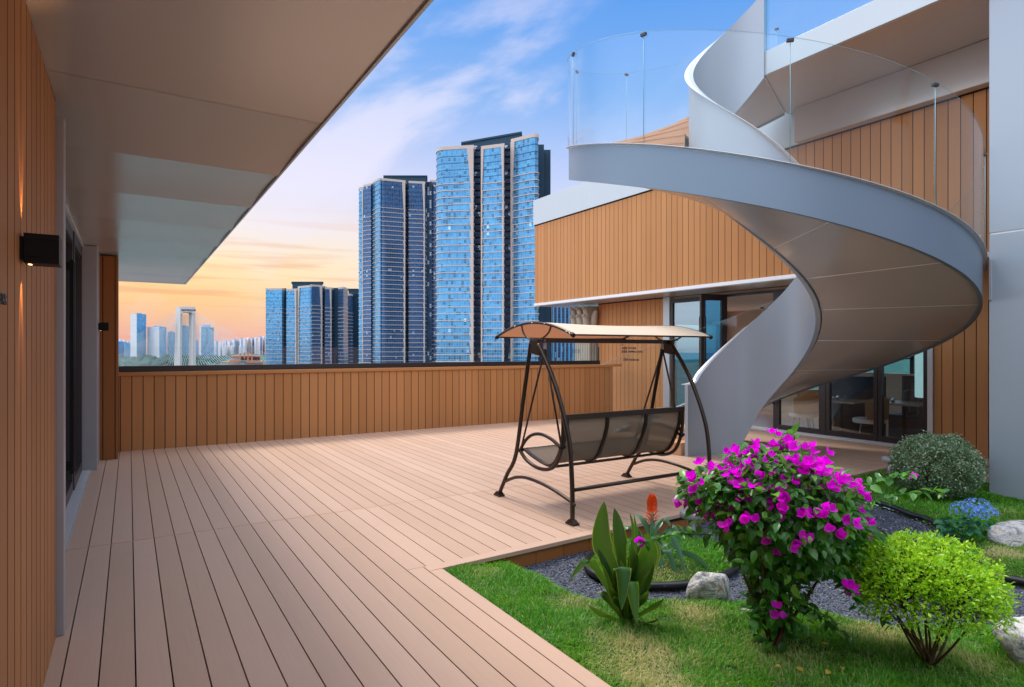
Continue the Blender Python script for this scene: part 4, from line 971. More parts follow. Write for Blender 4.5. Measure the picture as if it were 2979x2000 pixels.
def rounded(P, r0=None, r1=None):
    """four sided plan (front-left, front-right, back-right, back-left) with rounded front corners"""
    fl, fr, brr, bl = [Vector((p.x, p.y)) for p in P]; out = []
    def fil(c, a, b, r):
        da, db = (a - c).normalized(), (b - c).normalized(); s = c + da * r; e = c + db * r
        return [s * (1 - t_) ** 2 + c * 2 * t_ * (1 - t_) + e * t_ * t_ for t_ in np.linspace(0, 1, 7)]
    out += fil(fl, bl, fr, r0) if r0 else [fl]
    out += fil(fr, fl, brr, r1) if r1 else [fr]
    out += [brr, bl]
    return [(p.x, p.y) for p in out]
def offset(poly, k):
    c = Vector((sum(p[0] for p in poly) / len(poly), sum(p[1] for p in poly) / len(poly)))
    out = []
    n = len(poly)
    for i in range(n):
        a, b, d = Vector(poly[i - 1]), Vector(poly[i]), Vector(poly[(i + 1) % n])
        e1 = (b - a).normalized(); e2 = (d - b).normalized(); nn = Vector((e1.y, -e1.x)) + Vector((e2.y, -e2.x))
        if nn.length < 1e-6: nn = Vector((e1.y, -e1.x))
        nn.normalize()
        if nn.dot(b - c) < 0: nn = -nn
        out.append(tuple(b + nn * k))
    return out
def volume(par, x0, d0, x1, d1, ytop, back, r0=0, r1=0, glass='tower_glass', floor=3.17, plain_top=4, frame=None, ref_d=None, thick=0.4, frame_w=2.6, dark_side=True):
    """one glazed wing: bearings x0..x1 at distances d0..d1, roof seen at height ytop over the left end"""
    P = [far(x0, d0), far(x1, d1), far(x1, d1) + FW * back, far(x0, d0) + FW * back]
    poly = rounded(P, r0, r1); H = 1.5 + (798 - ytop) / 1390.4 * d0
    w = MB(); w.prism(poly, ZG, H - 1.6, uvs=True); g = w.build('glass_facade', glass, par)
    w = MB(); w.prism(offset(poly, 0.25), H - 1.58, H); w.build('roof_band', 'tower_beige', par)
    b = MB(); k = 1; z = H - 1.6 - floor
    thinb = MB(); n = 0
    while z > -12:
        n += 1
        if n <= plain_top: thinb.prism(offset(poly, 0.12), z - 0.09, z + 0.09)
        else: b.prism(offset(poly, 0.4), z - thick / 2, z + thick / 2)
        z -= floor
    if thinb.v: thinb.build('floor_line', 'tower_dark', par)
    if b.v: b.build('floor_band', 'tower_beige', par)
    # saw-tooth metal frame down the inner edges of the wing
    f = MB(); L = Vector((P[1].x - P[0].x, P[1].y - P[0].y)); Ln = L.length; e = L / Ln; nrm = Vector((e.y, -e.x))
    if nrm.dot(Vector((-FW.x, -FW.y))) < 0: nrm = -nrm
    def strip(side):
        z = H - 1.5; k = 0; top_w = frame_w
        zb = z - floor * (plain_top + 2); first = True
        while z > -12:
            h = floor * (plain_top + 2) if first else floor * 2
            wa, wb = (top_w, top_w * 0.42) if first else (top_w * 0.62, top_w * 0.36)
            a0 = Vector((P[0].x, P[0].y)) if side < 0 else Vector((P[1].x, P[1].y)); s_ = 1 if side < 0 else -1
            if side < 0 and r0: return
            if side > 0 and r1: return
            q = [a0, a0 + e * s_ * wa, a0 + e * s_ * wb, a0]
            zz = [z, z, z - h, z - h]
            fr = [(p.x + nrm.x * 0.7, p.y + nrm.y * 0.7, c) for p, c in zip(q, zz)]; bk = [(p.x, p.y, c) for p, c in zip(q, zz)]
            f.add(fr + bk, [(0, 1, 2, 3), (7, 6, 5, 4), (0, 4, 5, 1), (1, 5, 6, 2), (2, 6, 7, 3), (3, 7, 4, 0)]); z -= h; first = False
    if frame:
        for s_ in frame: strip(s_)
        if f.v: f.build('edge_frame', 'tower_beige', par)
    return H
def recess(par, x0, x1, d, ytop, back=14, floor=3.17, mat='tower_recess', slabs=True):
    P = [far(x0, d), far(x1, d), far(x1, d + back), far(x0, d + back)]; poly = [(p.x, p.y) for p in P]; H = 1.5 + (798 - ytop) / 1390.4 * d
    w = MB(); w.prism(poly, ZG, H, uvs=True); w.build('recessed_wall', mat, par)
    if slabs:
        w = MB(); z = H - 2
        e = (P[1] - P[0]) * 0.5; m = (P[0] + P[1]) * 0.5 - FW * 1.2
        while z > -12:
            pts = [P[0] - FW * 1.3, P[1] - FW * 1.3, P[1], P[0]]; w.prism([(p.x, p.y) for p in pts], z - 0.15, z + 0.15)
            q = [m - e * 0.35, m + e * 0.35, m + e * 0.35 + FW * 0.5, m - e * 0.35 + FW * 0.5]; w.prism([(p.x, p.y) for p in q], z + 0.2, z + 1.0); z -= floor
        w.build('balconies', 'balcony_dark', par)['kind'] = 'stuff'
def roof_box(par, x0, x1, d0, d1, yt0, yb, back=12):
    P = [far(x0, d0), far(x1, d1), far(x1, d1 + back), far(x0, d0 + back)]; H = 1.5 + (798 - yt0) / 1390.4 * d0; Hb = 1.5 + (798 - yb) / 1390.4 * d0
    w = MB(); w.prism([(p.x, p.y) for p in P], Hb - 6, H - 0.8); poly = offset([(p.x, p.y) for p in P], 1.0); w.prism(poly, H - 0.79, H); w.build('roof_plant', 'tower_dark', par)

T1 = thing('residential_tower', 'tallest blue glass tower with beige floor bands and three wings, right of the shorter pair', 'tower', far(1120, 285, ZG))
volume(T1, 992.5, 284, 1080.6, 281, 336, 16, 5.5, 0, frame=(1,), frame_w=3.0)
recess(T1, 1080.6, 1098.4, 288, 333)
volume(T1, 1098.4, 281, 1150, 277, 334, 14, 0, 0, frame=(-1, 1), frame_w=1.3)
recess(T1, 1150, 1166.5, 284, 332)
volume(T1, 1166.5, 281, 1229, 272, 318, 12, 0, 4.5, frame=(-1,), frame_w=2.2)
recess(T1, 1225, 1241, 290, 330, 10, mat='tower_dark', slabs=False); recess(T1, 1241, 1256, 300, 342, 10, mat='tower_dark', slabs=False)
roof_box(T1, 1056, 1188, 296, 282, 325, 334)
T2 = thing('residential_tower', 'slightly shorter blue glass tower with a rounded front corner, left of the tallest tower', 'tower', far(900, 440, ZG))
volume(T2, 817.8, 446, 829.6, 444, 428, 14, 1.5, 0, frame=(1,), frame_w=1.2, plain_top=6)
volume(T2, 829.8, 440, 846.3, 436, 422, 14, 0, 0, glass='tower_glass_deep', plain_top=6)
volume(T2, 846.5, 440, 868, 426, 417, 18, 0, 4.5, glass='tower_glass', frame=(-1,), frame_w=1.2, plain_top=5)
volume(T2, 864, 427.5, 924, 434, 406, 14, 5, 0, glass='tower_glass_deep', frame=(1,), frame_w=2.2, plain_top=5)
recess(T2, 924, 933, 442, 413)
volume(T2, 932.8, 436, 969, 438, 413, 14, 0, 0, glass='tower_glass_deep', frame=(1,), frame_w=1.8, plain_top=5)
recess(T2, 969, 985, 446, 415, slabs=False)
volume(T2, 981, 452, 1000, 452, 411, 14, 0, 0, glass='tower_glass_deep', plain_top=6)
roof_box(T2, 877, 973, 440, 440, 401, 410)
T3 = thing('residential_tower', 'lower wide blue glass tower cluster with flat dark roof cap, left of both tall towers', 'tower', far(700, 520, ZG))
volume(T3, 606.4, 520, 643, 519, 658, 14, 0, 0, plain_top=4, frame=None)
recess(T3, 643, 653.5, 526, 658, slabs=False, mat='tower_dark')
volume(T3, 653.5, 520, 677, 517, 659.5, 14, 0, 0, frame=(1,), frame_w=2.0)
volume(T3, 680, 518, 709.8, 508, 653.5, 16, 0, 4, frame=(-1,), frame_w=3.0)
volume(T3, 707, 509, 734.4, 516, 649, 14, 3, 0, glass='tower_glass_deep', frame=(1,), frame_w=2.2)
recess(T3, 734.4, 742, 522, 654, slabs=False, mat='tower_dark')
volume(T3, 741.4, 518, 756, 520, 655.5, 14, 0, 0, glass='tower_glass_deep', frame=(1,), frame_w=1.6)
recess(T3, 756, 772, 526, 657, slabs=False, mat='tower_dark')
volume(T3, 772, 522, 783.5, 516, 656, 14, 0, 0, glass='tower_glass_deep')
roof_box(T3, 667, 736, 522, 522, 643, 650)
T3b = thing('residential_tower', 'narrow dark blue tower slice between the lower cluster and the tall pair', 'tower', far(800, 560, ZG))
volume(T3b, 784.8, 560, 800, 558, 671, 12, 0, 0, glass='tower_glass_deep'); recess(T3b, 800, 820, 566, 671, slabs=False, mat='tower_dark'); roof_box(T3b, 795, 822, 566, 566, 659, 666)
T4 = thing('residential_tower', 'dark blue gridded tower seen beneath the timber overhang behind the pilaster', 'tower', far(1265, 330, ZG))
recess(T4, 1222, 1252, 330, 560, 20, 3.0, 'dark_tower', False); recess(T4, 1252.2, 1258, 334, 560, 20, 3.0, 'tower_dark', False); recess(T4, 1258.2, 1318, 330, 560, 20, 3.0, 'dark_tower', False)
w = MB()
for xd in (1228, 1237, 1246, 1262, 1271, 1280, 1289, 1298, 1307):
    q = far(xd, 329.3); w.box(q.x - 0.35, q.x + 0.35, q.y - 0.3, q.y + 0.3, ZG, 1.5 + (798 - 562) / 1390.4 * 330)
w.build('vertical_fins', 'blue_block', T4)

def block(label, x0, xs, x1, d, ytop, lm='pale_block', rm='blue_block', group='distant skyline buildings', notch=0, name='high_rise'):
    """far building: left face x0..xs and right face xs..x1"""
    t = thing(name, label, 'building', far((x0 + x1) / 2, d, ZG), group)
    H = 1.5 + (798 - ytop) / 1390.4 * d
    a, b, c = far(x0, d * 1.03), far(xs, d), far(x1, d * 1.03 if xs > x0 + 1 else d); bk = far((x0 + x1) / 2, d * 1.09)
    if xs <= x0 + 1: b = far(x0, d); a = far(x0, d * 1.05); bk = far(x1, d * 1.05); pl_ = [a, b, c, bk]
    else: pl_ = [a, b, c, bk]
    f = MB(); f.prism([(p.x, p.y) for p in pl_], ZG, H, uvs=True)
    f.mi[0] = 0; f.mi[1] = 1; f.mi[2] = 1; f.mi[3] = 0; f.mi[4] = 1; f.mi[5] = 1
    f.build('walls', [lm, rm], t)
    w = MB(); xm = (x0 + x1) / 2; hw = (x1 - x0) * (0.28 if notch else 0.2); P = [far(xm - hw, d * 1.02), far(xm + hw, d * 1.02), far(xm + hw, d * 1.04), far(xm - hw, d * 1.04)]
    w.prism([(p.x, p.y) for p in P], H, H + d * (0.004 if notch else 0.0018)); w.build('roof_plant', rm, t)
    return t
block('two-toned slender tower, tallest left of the white bridge pylon', 297.6, 312, 333.7, 1500, 715)
block('low blue slab block at the far left, beside the timber return wall', 262, 264, 290, 1700, 780, 'blue_block')
block('broad low blue block between the far left slab and the slender tower', 284, 286, 310, 1650, 783, 'blue_block')
block('tower with a broad pale left face and narrow blue right face', 336, 363.5, 380, 1500, 745)
block('small blue tower hard against the left side of the white pylon', 381.6, 385, 399.7, 1550, 757)
block('blue tower seen through the opening of the white pylon', 411, 413, 431, 1600, 743, 'blue_block')
block('squarish blue tower with stepped roof right of the white pylon', 455, 459, 488, 1400, 746, 'pale_block', notch=1)
block('thin low block just right of the white pylon', 445, 447, 453, 1900, 777)
xs = 489.0; k = 0
ORD = ['first', 'second', 'third', 'fourth', 'fifth', 'sixth', 'seventh', 'eighth', 'ninth', 'tenth', 'eleventh', 'twelfth', 'thirteenth', 'fourteenth', 'fifteenth', 'sixteenth', 'seventeenth', 'eighteenth', 'nineteenth', 'twentieth', 'twenty-first', 'twenty-second']
while xs < 606:
    wd = rnd.uniform(5.5, 10); yt = 781 - (xs - 489) * 0.135 + rnd.uniform(-2, 3)
    k += 1; block(ORD[k - 1] + ' from left in the distant apartment row right of the stepped blue tower', xs, xs + wd * 0.55, xs + wd, 1900 + rnd.uniform(-120, 250), yt, 'pale_block', rnd.choice(['blue_block', 'pale_block']), 'row of distant apartment towers', name='apartment_tower')
    xs += wd * rnd.uniform(0.95, 1.15)
for i, (a, b, yt) in enumerate(((508, 520, 791), (524, 534, 790), (545, 552, 789))):
    block(('left', 'middle', 'right')[i] + ' of three low pale blocks before the distant apartment row', a, (a + b) / 2, b, 1750, yt, 'pale_block', 'pale_block', 'low pale apartment blocks', name='apartment_block')
for i in range(3):
    block(('leftmost', 'middle', 'rightmost')[i] + ' of three very small pale blocks on the far left skyline', 270 + i * 9, 274 + i * 9, 277 + i * 9, 2300, 776 + i, 'pale_block', 'pale_block', 'very small far blocks', name='apartment_block')

# cable stayed bridge
BD = 900.0
BR = thing('cable_stayed_bridge', 'white cable stayed bridge pylon with blue characters and fans of cables', 'bridge', far(425, BD, ZG))
zt = 1.5 + (798 - 700) / 1390.4 * BD; cb = 1.5 + (798 - 713) / 1390.4 * BD
w = MB()
def leg(xa, xs_, xb, xa2, xs2, xb2, side):
    top = [far(xa, BD + 16, zt), far(xs_, BD, zt), far(xb, BD + 2, zt), far(xb - (xs_ - xa), BD + 18, zt)]
    bot = [far(xa2, BD + 16, ZG), far(xs2, BD, ZG), far(xb2, BD + 2, ZG), far(xb2 - (xs2 - xa2), BD + 18, ZG)]
    w.add(bot + top, [(0, 1, 5, 4), (1, 2, 6, 5), (2, 3, 7, 6), (3, 0, 4, 7), (4, 5, 6, 7), (3, 2, 1, 0)])
leg(401.5, 411.8, 415.5, 395, 409.5, 415, -1); leg(431, 440.5, 445.5, 430, 439.5, 447.5, 1)
w.build('pylon_legs', 'bridge_concrete', BR)
w = MB(); a, b = far(412, BD - 0.5), far(445.5, BD + 0.5); a2, b2 = far(404, BD + 17), far(437, BD + 17)
n = 10
for k in range(n):
    t0, t1 = k / n, (k + 1) / n; q0, q1 = a.lerp(b, t0), a.lerp(b, t1); r0, r1 = a2.lerp(b2, t0), a2.lerp(b2, t1)
    z0 = cb - 3.2 * (2 * t0 - 1) ** 4; z1 = cb - 3.2 * (2 * t1 - 1) ** 4
    w.add([(q0.x, q0.y, z0), (q1.x, q1.y, z1), (q1.x, q1.y, zt), (q0.x, q0.y, zt), (r0.x, r0.y, z0), (r1.x, r1.y, z1), (r1.x, r1.y, zt), (r0.x, r0.y, zt)], [(0, 1, 2, 3), (7, 6, 5, 4), (3, 2, 6, 7), (0, 4, 5, 1)])
w.build('crossbeam', 'bridge_concrete', BR)
dv2 = (b - a); ang = math.atan2(dv2.y, dv2.x); tp = a.lerp(b, 0.06) - FW * 1.2
text_mesh('lettering', '\u5357\u7d00\u9580\u8ecc\u9053\u5927\u6a4b', 3.05, (tp.x, tp.y, cb + 2.3), (R_(90), 0, ang), 'bridge_blue', BR, 0.25)
w = MB(); P = [far(150, BD + 8), far(760, BD + 8), far(760, BD + 22), far(150, BD + 22)]; w.prism([(p.x, p.y) for p in P], -34, -31); w.build('bridge_deck', 'bridge_concrete', BR)
cbm = MB()
for side in (-1, 1):
    for pl_, (xt, dd) in enumerate(((406, BD + 9), (441.5, BD + 6))):
        for k in range(30):
            zz = zt - 6 - k * 1.55; xd = xt + side * (236 - k * 7.6); 
            p0 = far(xt + side * 3, dd, zz); p1 = far(xd, dd + 3, -33)
            cbm.tube([p0, p1], 0.2, 3, caps=False)
cb_o = cbm.build('stay_cables', 'cable', BR)

# pavilion with tiled roof and chimneys in front of the hills
HS = thing('tiled_pavilion', 'small pale roof pavilion with terracotta roofs and chimneys beyond the parapet', 'building', far(560, 160, -20))
def hbox(w, x0, x1, d, back, yt, yb):
    P = [far(x0, d), far(x1, d), far(x1, d + back), far(x0, d + back)]
    w.prism([(p.x, p.y) for p in P], 1.5 + (798 - yb) / 1390.4 * d, 1.5 + (798 - yt) / 1390.4 * d)
w = MB(); hbox(w, 530, 549, 160, 6, 814.5, 823); hbox(w, 549.2, 594, 161, 5, 814.5, 823); hbox(w, 520, 600, 162, 6, 824.5, 850)
for k in range(9): hbox(w, 510 + k * 5.5, 511.6 + k * 5.5, 156, 0.3, 827.5, 845)
w.build('walls', 'house_wall', HS)
w = MB(); hbox(w, 526, 597, 159, 8, 812.3, 814.4); hbox(w, 522, 545, 157.5, 3, 822.5, 824.4); hbox(w, 503, 546, 155, 6, 825.6, 827.4); hbox(w, 560, 606, 157, 6, 825, 828); w.build('tiled_roof', 'tile_roof', HS)
w = MB()
for xa in (546.5, 556, 564, 573): hbox(w, xa, xa + 3.6, 158.4, 0.6, 804.5 if xa > 550 else 806, 818 if xa < 560 else 826)
w.build('chimney', 'tile_roof', HS)
w = MB()
for k in range(7): hbox(w, 552 + k * 6, 555.5 + k * 6, 160.8, 0.1, 816.5, 821)
w.build('window', 'tower_dark', HS)
# ------------------------------------------------------------------ garden bed
GP = [(2.45, 3.86), (2.44, 3.52), (2.44, 3.316), (2.43, 3.112), (2.458, 2.992), (2.565, 2.887), (2.811, 2.755), (3.01, 2.684), (3.211, 2.542), (3.406, 2.366), (3.521, 2.234),
      (3.575, 2.071), (3.60, 1.928), (3.713, 1.791), (3.889, 1.687), (4.098, 1.54), (4.45, 1.40), (5.5, 0.9), (6.6, 0.2), (7.0, 0.8), (5.9, 1.3), (5.3, 1.5), (5.18, 1.665), (5.2, 1.885),
      (5.67, 2.206), (6.27, 2.684), (6.37, 2.914), (6.53, 3.19), (6.6, 3.5), (6.5, 4.0)]
ISL = [((3.45, 3.32), (0.64, 0.46)), ((4.75, 2.95), (0.86, 0.40))]
def sdist_poly(P, poly):
    """signed distance, positive outside"""
    x, y = P[:, 0], P[:, 1]; inside = np.zeros(len(P), bool); dmin = np.full(len(P), 1e9)
    n = len(poly)
    for i in range(n):
        x0, y0 = poly[i]; x1, y1 = poly[(i + 1) % n]
        c = ((y0 > y) != (y1 > y)); xi = (x1 - x0) * (y - y0) / ((y1 - y0) if y1 != y0 else 1e-9) + x0
        inside ^= c & (x < xi)
        dx, dy = x1 - x0, y1 - y0; t_ = np.clip(((x - x0) * dx + (y - y0) * dy) / (dx * dx + dy * dy), 0, 1)
        dmin = np.minimum(dmin, np.hypot(x - x0 - t_ * dx, y - y0 - t_ * dy))
    return np.where(inside, -dmin, dmin)
def lawn_sd(P):
    """>0 on lawn (distance from its edge), <0 on gravel"""
    d = sdist_poly(P, GP)
    for (cx_, cy_), (rx, ry) in ISL:
        q = np.hypot((P[:, 0] - cx_) / rx, (P[:, 1] - cy_) / ry); d = np.maximum(d, (1 - q) * min(rx, ry))
    return d
def wav(x, y):
    return (np.sin(2.1 * x + 1.3 * y) + np.sin(3.7 * x - 2.9 * y + 1) * 0.6 + np.sin(6.3 * y + 4.1 * x + 2) * 0.35 + np.sin(11 * x - 7 * y) * 0.2) / 2.15
def ground_z(P):
    sd = lawn_sd(P); k = np.clip(sd / 0.16, 0, 1); k = k * k * (3 - 2 * k)
    lawn = -0.035 + 0.018 * wav(P[:, 0], P[:, 1]); grav = -0.135 + 0.007 * wav(P[:, 0] * 3, P[:, 1] * 3)
    for (cx_, cy_), (rx, ry) in ISL:
        q = np.hypot((P[:, 0] - cx_) / rx, (P[:, 1] - cy_) / ry); lawn = np.where(q < 1, -0.06 + 0.05 * (1 - q * q), lawn)
    return np.where(sd > 0, np.where(True, -0.105 + (lawn + 0.105) * k, 0), grav)
nx, ny = 210, 170
gx = np.linspace(1.825, 8.36, nx); gy = np.linspace(-1.6, 4.06, ny); X, Y = np.meshgrid(gx, gy)
P = np.stack([X.ravel(), Y.ravel()], 1); Z = ground_z(P); sd = lawn_sd(P)
V = np.column_stack([P, Z]); idx = np.arange(nx * ny).reshape(ny, nx)
F = np.stack([idx[:-1, :-1], idx[:-1, 1:], idx[1:, 1:], idx[1:, :-1]], -1).reshape(-1, 4)
fc = sd[F].mean(1)
tag(np_mesh('lawn_ground', V, F[fc > 0], 'lawn_ground'), kind='structure')
gV = V.copy(); gV[:, 2] = np.where(sd > 0, -0.14, Z)
tag(np_mesh('gravel_path', gV, F[fc < 0.08], 'gravel'), kind='structure')
# loose dark pebbles over the gravel
n = 60000; Q = np.column_stack([rng.uniform(2.3, 6.6, n), rng.uniform(0.3, 3.95, n)]); Q = Q[lawn_sd(Q) < -0.0]; dep = Q @ np.array([FW.x, FW.y])
Q = Q[(rng.random(len(Q)) < np.clip((3.6 / dep) ** 1.4, 0, 1))]; n = len(Q); dep = Q @ np.array([FW.x, FW.y])
z = ground_z(Q); s = rng.uniform(0.0028, 0.0065, n) * np.clip(dep / 3.2, 1, 1.6)
oct_ = np.array([(1, 0, 0), (-1, 0, 0), (0, 1, 0), (0, -1, 0), (0, 0, 0.7), (0, 0, -0.7)]); of = np.array([(0, 2, 4), (2, 1, 4), (1, 3, 4), (3, 0, 4), (2, 0, 5), (1, 2, 5), (3, 1, 5), (0, 3, 5)])
a = rng.uniform(0, 2 * pi, n); rot = np.stack([np.stack([np.cos(a), -np.sin(a)], 1), np.stack([np.sin(a), np.cos(a)], 1)], 1)
o3 = np.repeat(oct_[None], n, 0) * s[:, None, None] * rng.uniform(0.6, 1.4, (n, 1, 3)) * 1.0
o3[:, :, :2] = np.einsum('nij,nkj->nki', rot, o3[:, :, :2]); o3 += np.column_stack([Q, z + s * 0.4])[:, None, :]
tag(np_mesh('gravel', o3.reshape(-1, 3), (of[None] + 6 * np.arange(n)[:, None, None]).reshape(-1, 3), 'pebble', smooth=False), 'loose dark blue-grey gravel on the path through the lawn', 'gravel', kind='stuff')

# grass
PATCH = [((2.114, 2.25), 0.22, 1.0), ((2.30, 2.93), 0.13, 0.55), ((2.766, 2.42), 0.16, 0.9), ((2.05, 3.65), 0.12, 0.5), ((3.42, 1.72), 0.22, 0.75), ((5.572, 1.913), 0.17, 0.9), ((5.85, 1.75), 0.15, 0.8), ((6.2, 3.4), 0.2, 0.5),
         ((3.15, 3.05), 0.2, 0.6), ((3.5, 1.3), 0.15, 0.7), ((6.9, 2.3), 0.25, 0.35), ((2.75, 1.85), 0.25, 0.4), ((2.05, 2.0), 0.15, 0.9), ((5.3, 2.05), 0.12, 0.5), ((5.1, 1.75), 0.1, 0.9)]
def tone_at(P):
    t_ = 0.06 * (wav(P[:, 0] * 2.5, P[:, 1] * 2.5) - 0.1)
    for (cx_, cy_), r, k in PATCH: t_ = t_ + 0.95 * k * np.exp(-(((P[:, 0] - cx_) ** 2 + (P[:, 1] - cy_) ** 2) / (r * r)) * (1 + 0.5 * wav(P[:, 0] * 8, P[:, 1] * 8)))
    return np.clip(t_, 0, 1)
n = 900000; Q = np.column_stack([rng.uniform(1.83, 8.33, n), rng.uniform(-0.6, 4.02, n)])
dep = Q @ np.array([FW.x, FW.y]); lat = Q @ np.array([RT.x, RT.y])
ok = (dep > 2.3) & (np.abs(lat / dep) < 0.9) & (Q[:, 1] < 3.80 + 0.0384 * (Q[:, 0] - 1.82)) & (rng.random(n) < np.clip((2.7 / np.maximum(dep, 0.1)) ** 1.5, 0, 1)); Q = Q[ok]
thin = wav(Q[:, 0] * 6 + 3, Q[:, 1] * 6) + 0.3 * wav(Q[:, 0] * 17, Q[:, 1] * 17); Q = Q[(thin < 0.62) | (rng.random(len(Q)) < 0.3)]
sd = lawn_sd(Q); Q = Q[sd > 0.0]; sd = sd[sd > 0.0]; n = len(Q); dep = Q @ np.array([FW.x, FW.y])
z = ground_z(Q); tone = tone_at(Q)
L = rng.uniform(0.022, 0.056, n) * (1 - 0.3 * tone) * (0.85 + 0.45 * (wav(Q[:, 0] * 5, Q[:, 1] * 5))) ; Wd = rng.uniform(0.0015, 0.0027, n) * np.clip((dep / 2.6), 1, 2.2)
yaw = wav(Q[:, 0] * 1.5, Q[:, 1] * 1.9) * 3 + rng.normal(0, 1.0, n); lean = rng.uniform(0.15, 1.05, n)
d = np.column_stack([np.cos(yaw), np.sin(yaw)]); sdv = np.column_stack([-np.sin(yaw + rng.normal(0, 0.8, n)), np.cos(yaw)])
B = np.column_stack([Q, z - 0.004]); 
def off(f, l, sgn): return B + np.column_stack([d * (L * f * np.sin(lean * l))[:, None] + sdv * (Wd * sgn)[:, None], L * f * np.cos(lean * l)])
VV = np.stack([off(0, 1, -1), off(0, 1, 1), off(0.55, 0.7, 0.75), off(0.55, 0.7, -0.75), off(1, 1.25, 0.12), off(1, 1.25, -0.12)], 1).reshape(-1, 3)
FF = (np.array([(0, 1, 2, 3), (3, 2, 4, 5)])[None] + 6 * np.arange(n)[:, None, None]).reshape(-1, 4)
tv = np.where(rng.random(n) < tone * 1.2, np.clip(tone + 0.35, 0, 1), tone * 0.3); tv = np.where(rng.random(n) < 0.03, 0.9, tv)
gro = np_mesh('grass', VV, FF, 'grass_blade', smooth=False, tone=np.repeat(tv, 6)); tag(gro, 'short green lawn grass with straw coloured dry patches', 'grass', kind='stuff')
print('blades', n)

# edging strips
ed = MB()
pts = [(p[0], p[1], -0.085) for p in [(6.5, 4.0), (6.6, 3.5), (6.53, 3.19), (6.37, 2.914), (6.27, 2.684), (5.67, 2.206), (5.2, 1.885), (5.18, 1.665), (5.3, 1.5), (5.9, 1.3), (7.0, 0.8)]]
ed.tube(spline(pts, 5), 0.026, 8); tag(ed.build('lawn_edging', 'black_rubber'), 'shiny black edging tube curving between the gravel and the right hand lawn', 'edging', 'garden edging strips')
for (c, r), lb in zip(ISL, ('black edging ring round the grass island that holds the red bromeliad', 'black edging ring round the grass island behind the magenta bush')):
    ed = MB(); ed.tube([(c[0] + (r[0] + 0.01) * cos(a), c[1] + (r[1] + 0.01) * sin(a), -0.095) for a in np.linspace(0, 2 * pi, 60)], 0.026, 8); tag(ed.build('lawn_edging', 'black_rubber'), lb, 'edging', 'garden edging strips')
ed = MB(); ed.tube(spline([(p[0], p[1], -0.098) for p in GP[1:14]], 3), 0.007, 6); tag(ed.build('lawn_edging', 'pale_edging'), 'thin pale edging strip between the front lawn and the gravel', 'edging', 'garden edging strips')

# ------------------------------------------------------------------ plants
T_LEAF = (np.array([(0, 0, 0), (0.32, 0.42, 0.10), (0.32, 0, 0.0), (0.32, -0.42, 0.10), (0.68, 0.34, 0.03), (0.68, 0, -0.05), (0.68, -0.34, 0.03), (1, 0, -0.16)]),
          np.array([(0, 2, 1), (0, 3, 2), (1, 2, 5), (1, 5, 4), (2, 3, 6), (2, 6, 5), (4, 5, 7), (5, 6, 7)]))
T_SMALL = (np.array([(0, 0, 0), (0.5, 0.42, 0.08), (1, 0, -0.03), (0.5, -0.42, 0.08)]), np.array([(0, 2, 1), (0, 3, 2)]))
T_BRACT = (np.array([(0, 0, 0), (0.35, 0.52, 0.14), (0.38, 0, 0.02), (0.35, -0.52, 0.14), (0.75, 0.36, 0.26), (0.78, 0, 0.12), (0.75, -0.36, 0.26), (1.05, 0, 0.30)]), T_LEAF[1])
def unit(v): return v / np.maximum(np.linalg.norm(v, axis=-1, keepdims=True), 1e-9)
def leaves(name, P, D, N, L, W, mat, parent, tpl=T_LEAF, smooth=True):
    """leaf blades rooted at P pointing along D with faces turned to N"""
    D = unit(D); S = unit(np.cross(N, D)); N2 = np.cross(D, S); T_, F_ = tpl; n = len(P)
    V = P[:, None, :] + T_[None, :, 0:1] * D[:, None, :] * L[:, None, None] + T_[None, :, 1:2] * S[:, None, :] * W[:, None, None] + T_[None, :, 2:3] * N2[:, None, :] * L[:, None, None]
    return np_mesh(name, V.reshape(-1, 3), (F_[None] + len(T_) * np.arange(n)[:, None, None]).reshape(-1, 3), mat, parent, smooth)
def rand_dir(n): return unit(rng.normal(size=(n, 3)))
def twigs(name, base, tips, r0, r1, parent, mat='bark', wob=0.04, sides=5, seg=5, lift=0.5):
    w = MB()
    for tp_ in tips:
        b = Vector(base) + Vector((rnd.uniform(-1, 1), rnd.uniform(-1, 1), 0)) * r0 * 1.5; t_ = Vector(tp_); m = b.lerp(t_, 0.45) + Vector((0, 0, (t_ - b).length * 0.12 * lift)) + Vector((rnd.uniform(-wob, wob), rnd.uniform(-wob, wob), rnd.uniform(-wob, wob)))
        pts = [b * (1 - k) ** 2 + m * 2 * k * (1 - k) + t_ * k * k for k in np.linspace(0, 1, seg)]
        w.tube(pts, [r0 + (r1 - r0) * k for k in np.linspace(0, 1, seg)], sides, caps=False)
    return w.build(name, mat, parent)

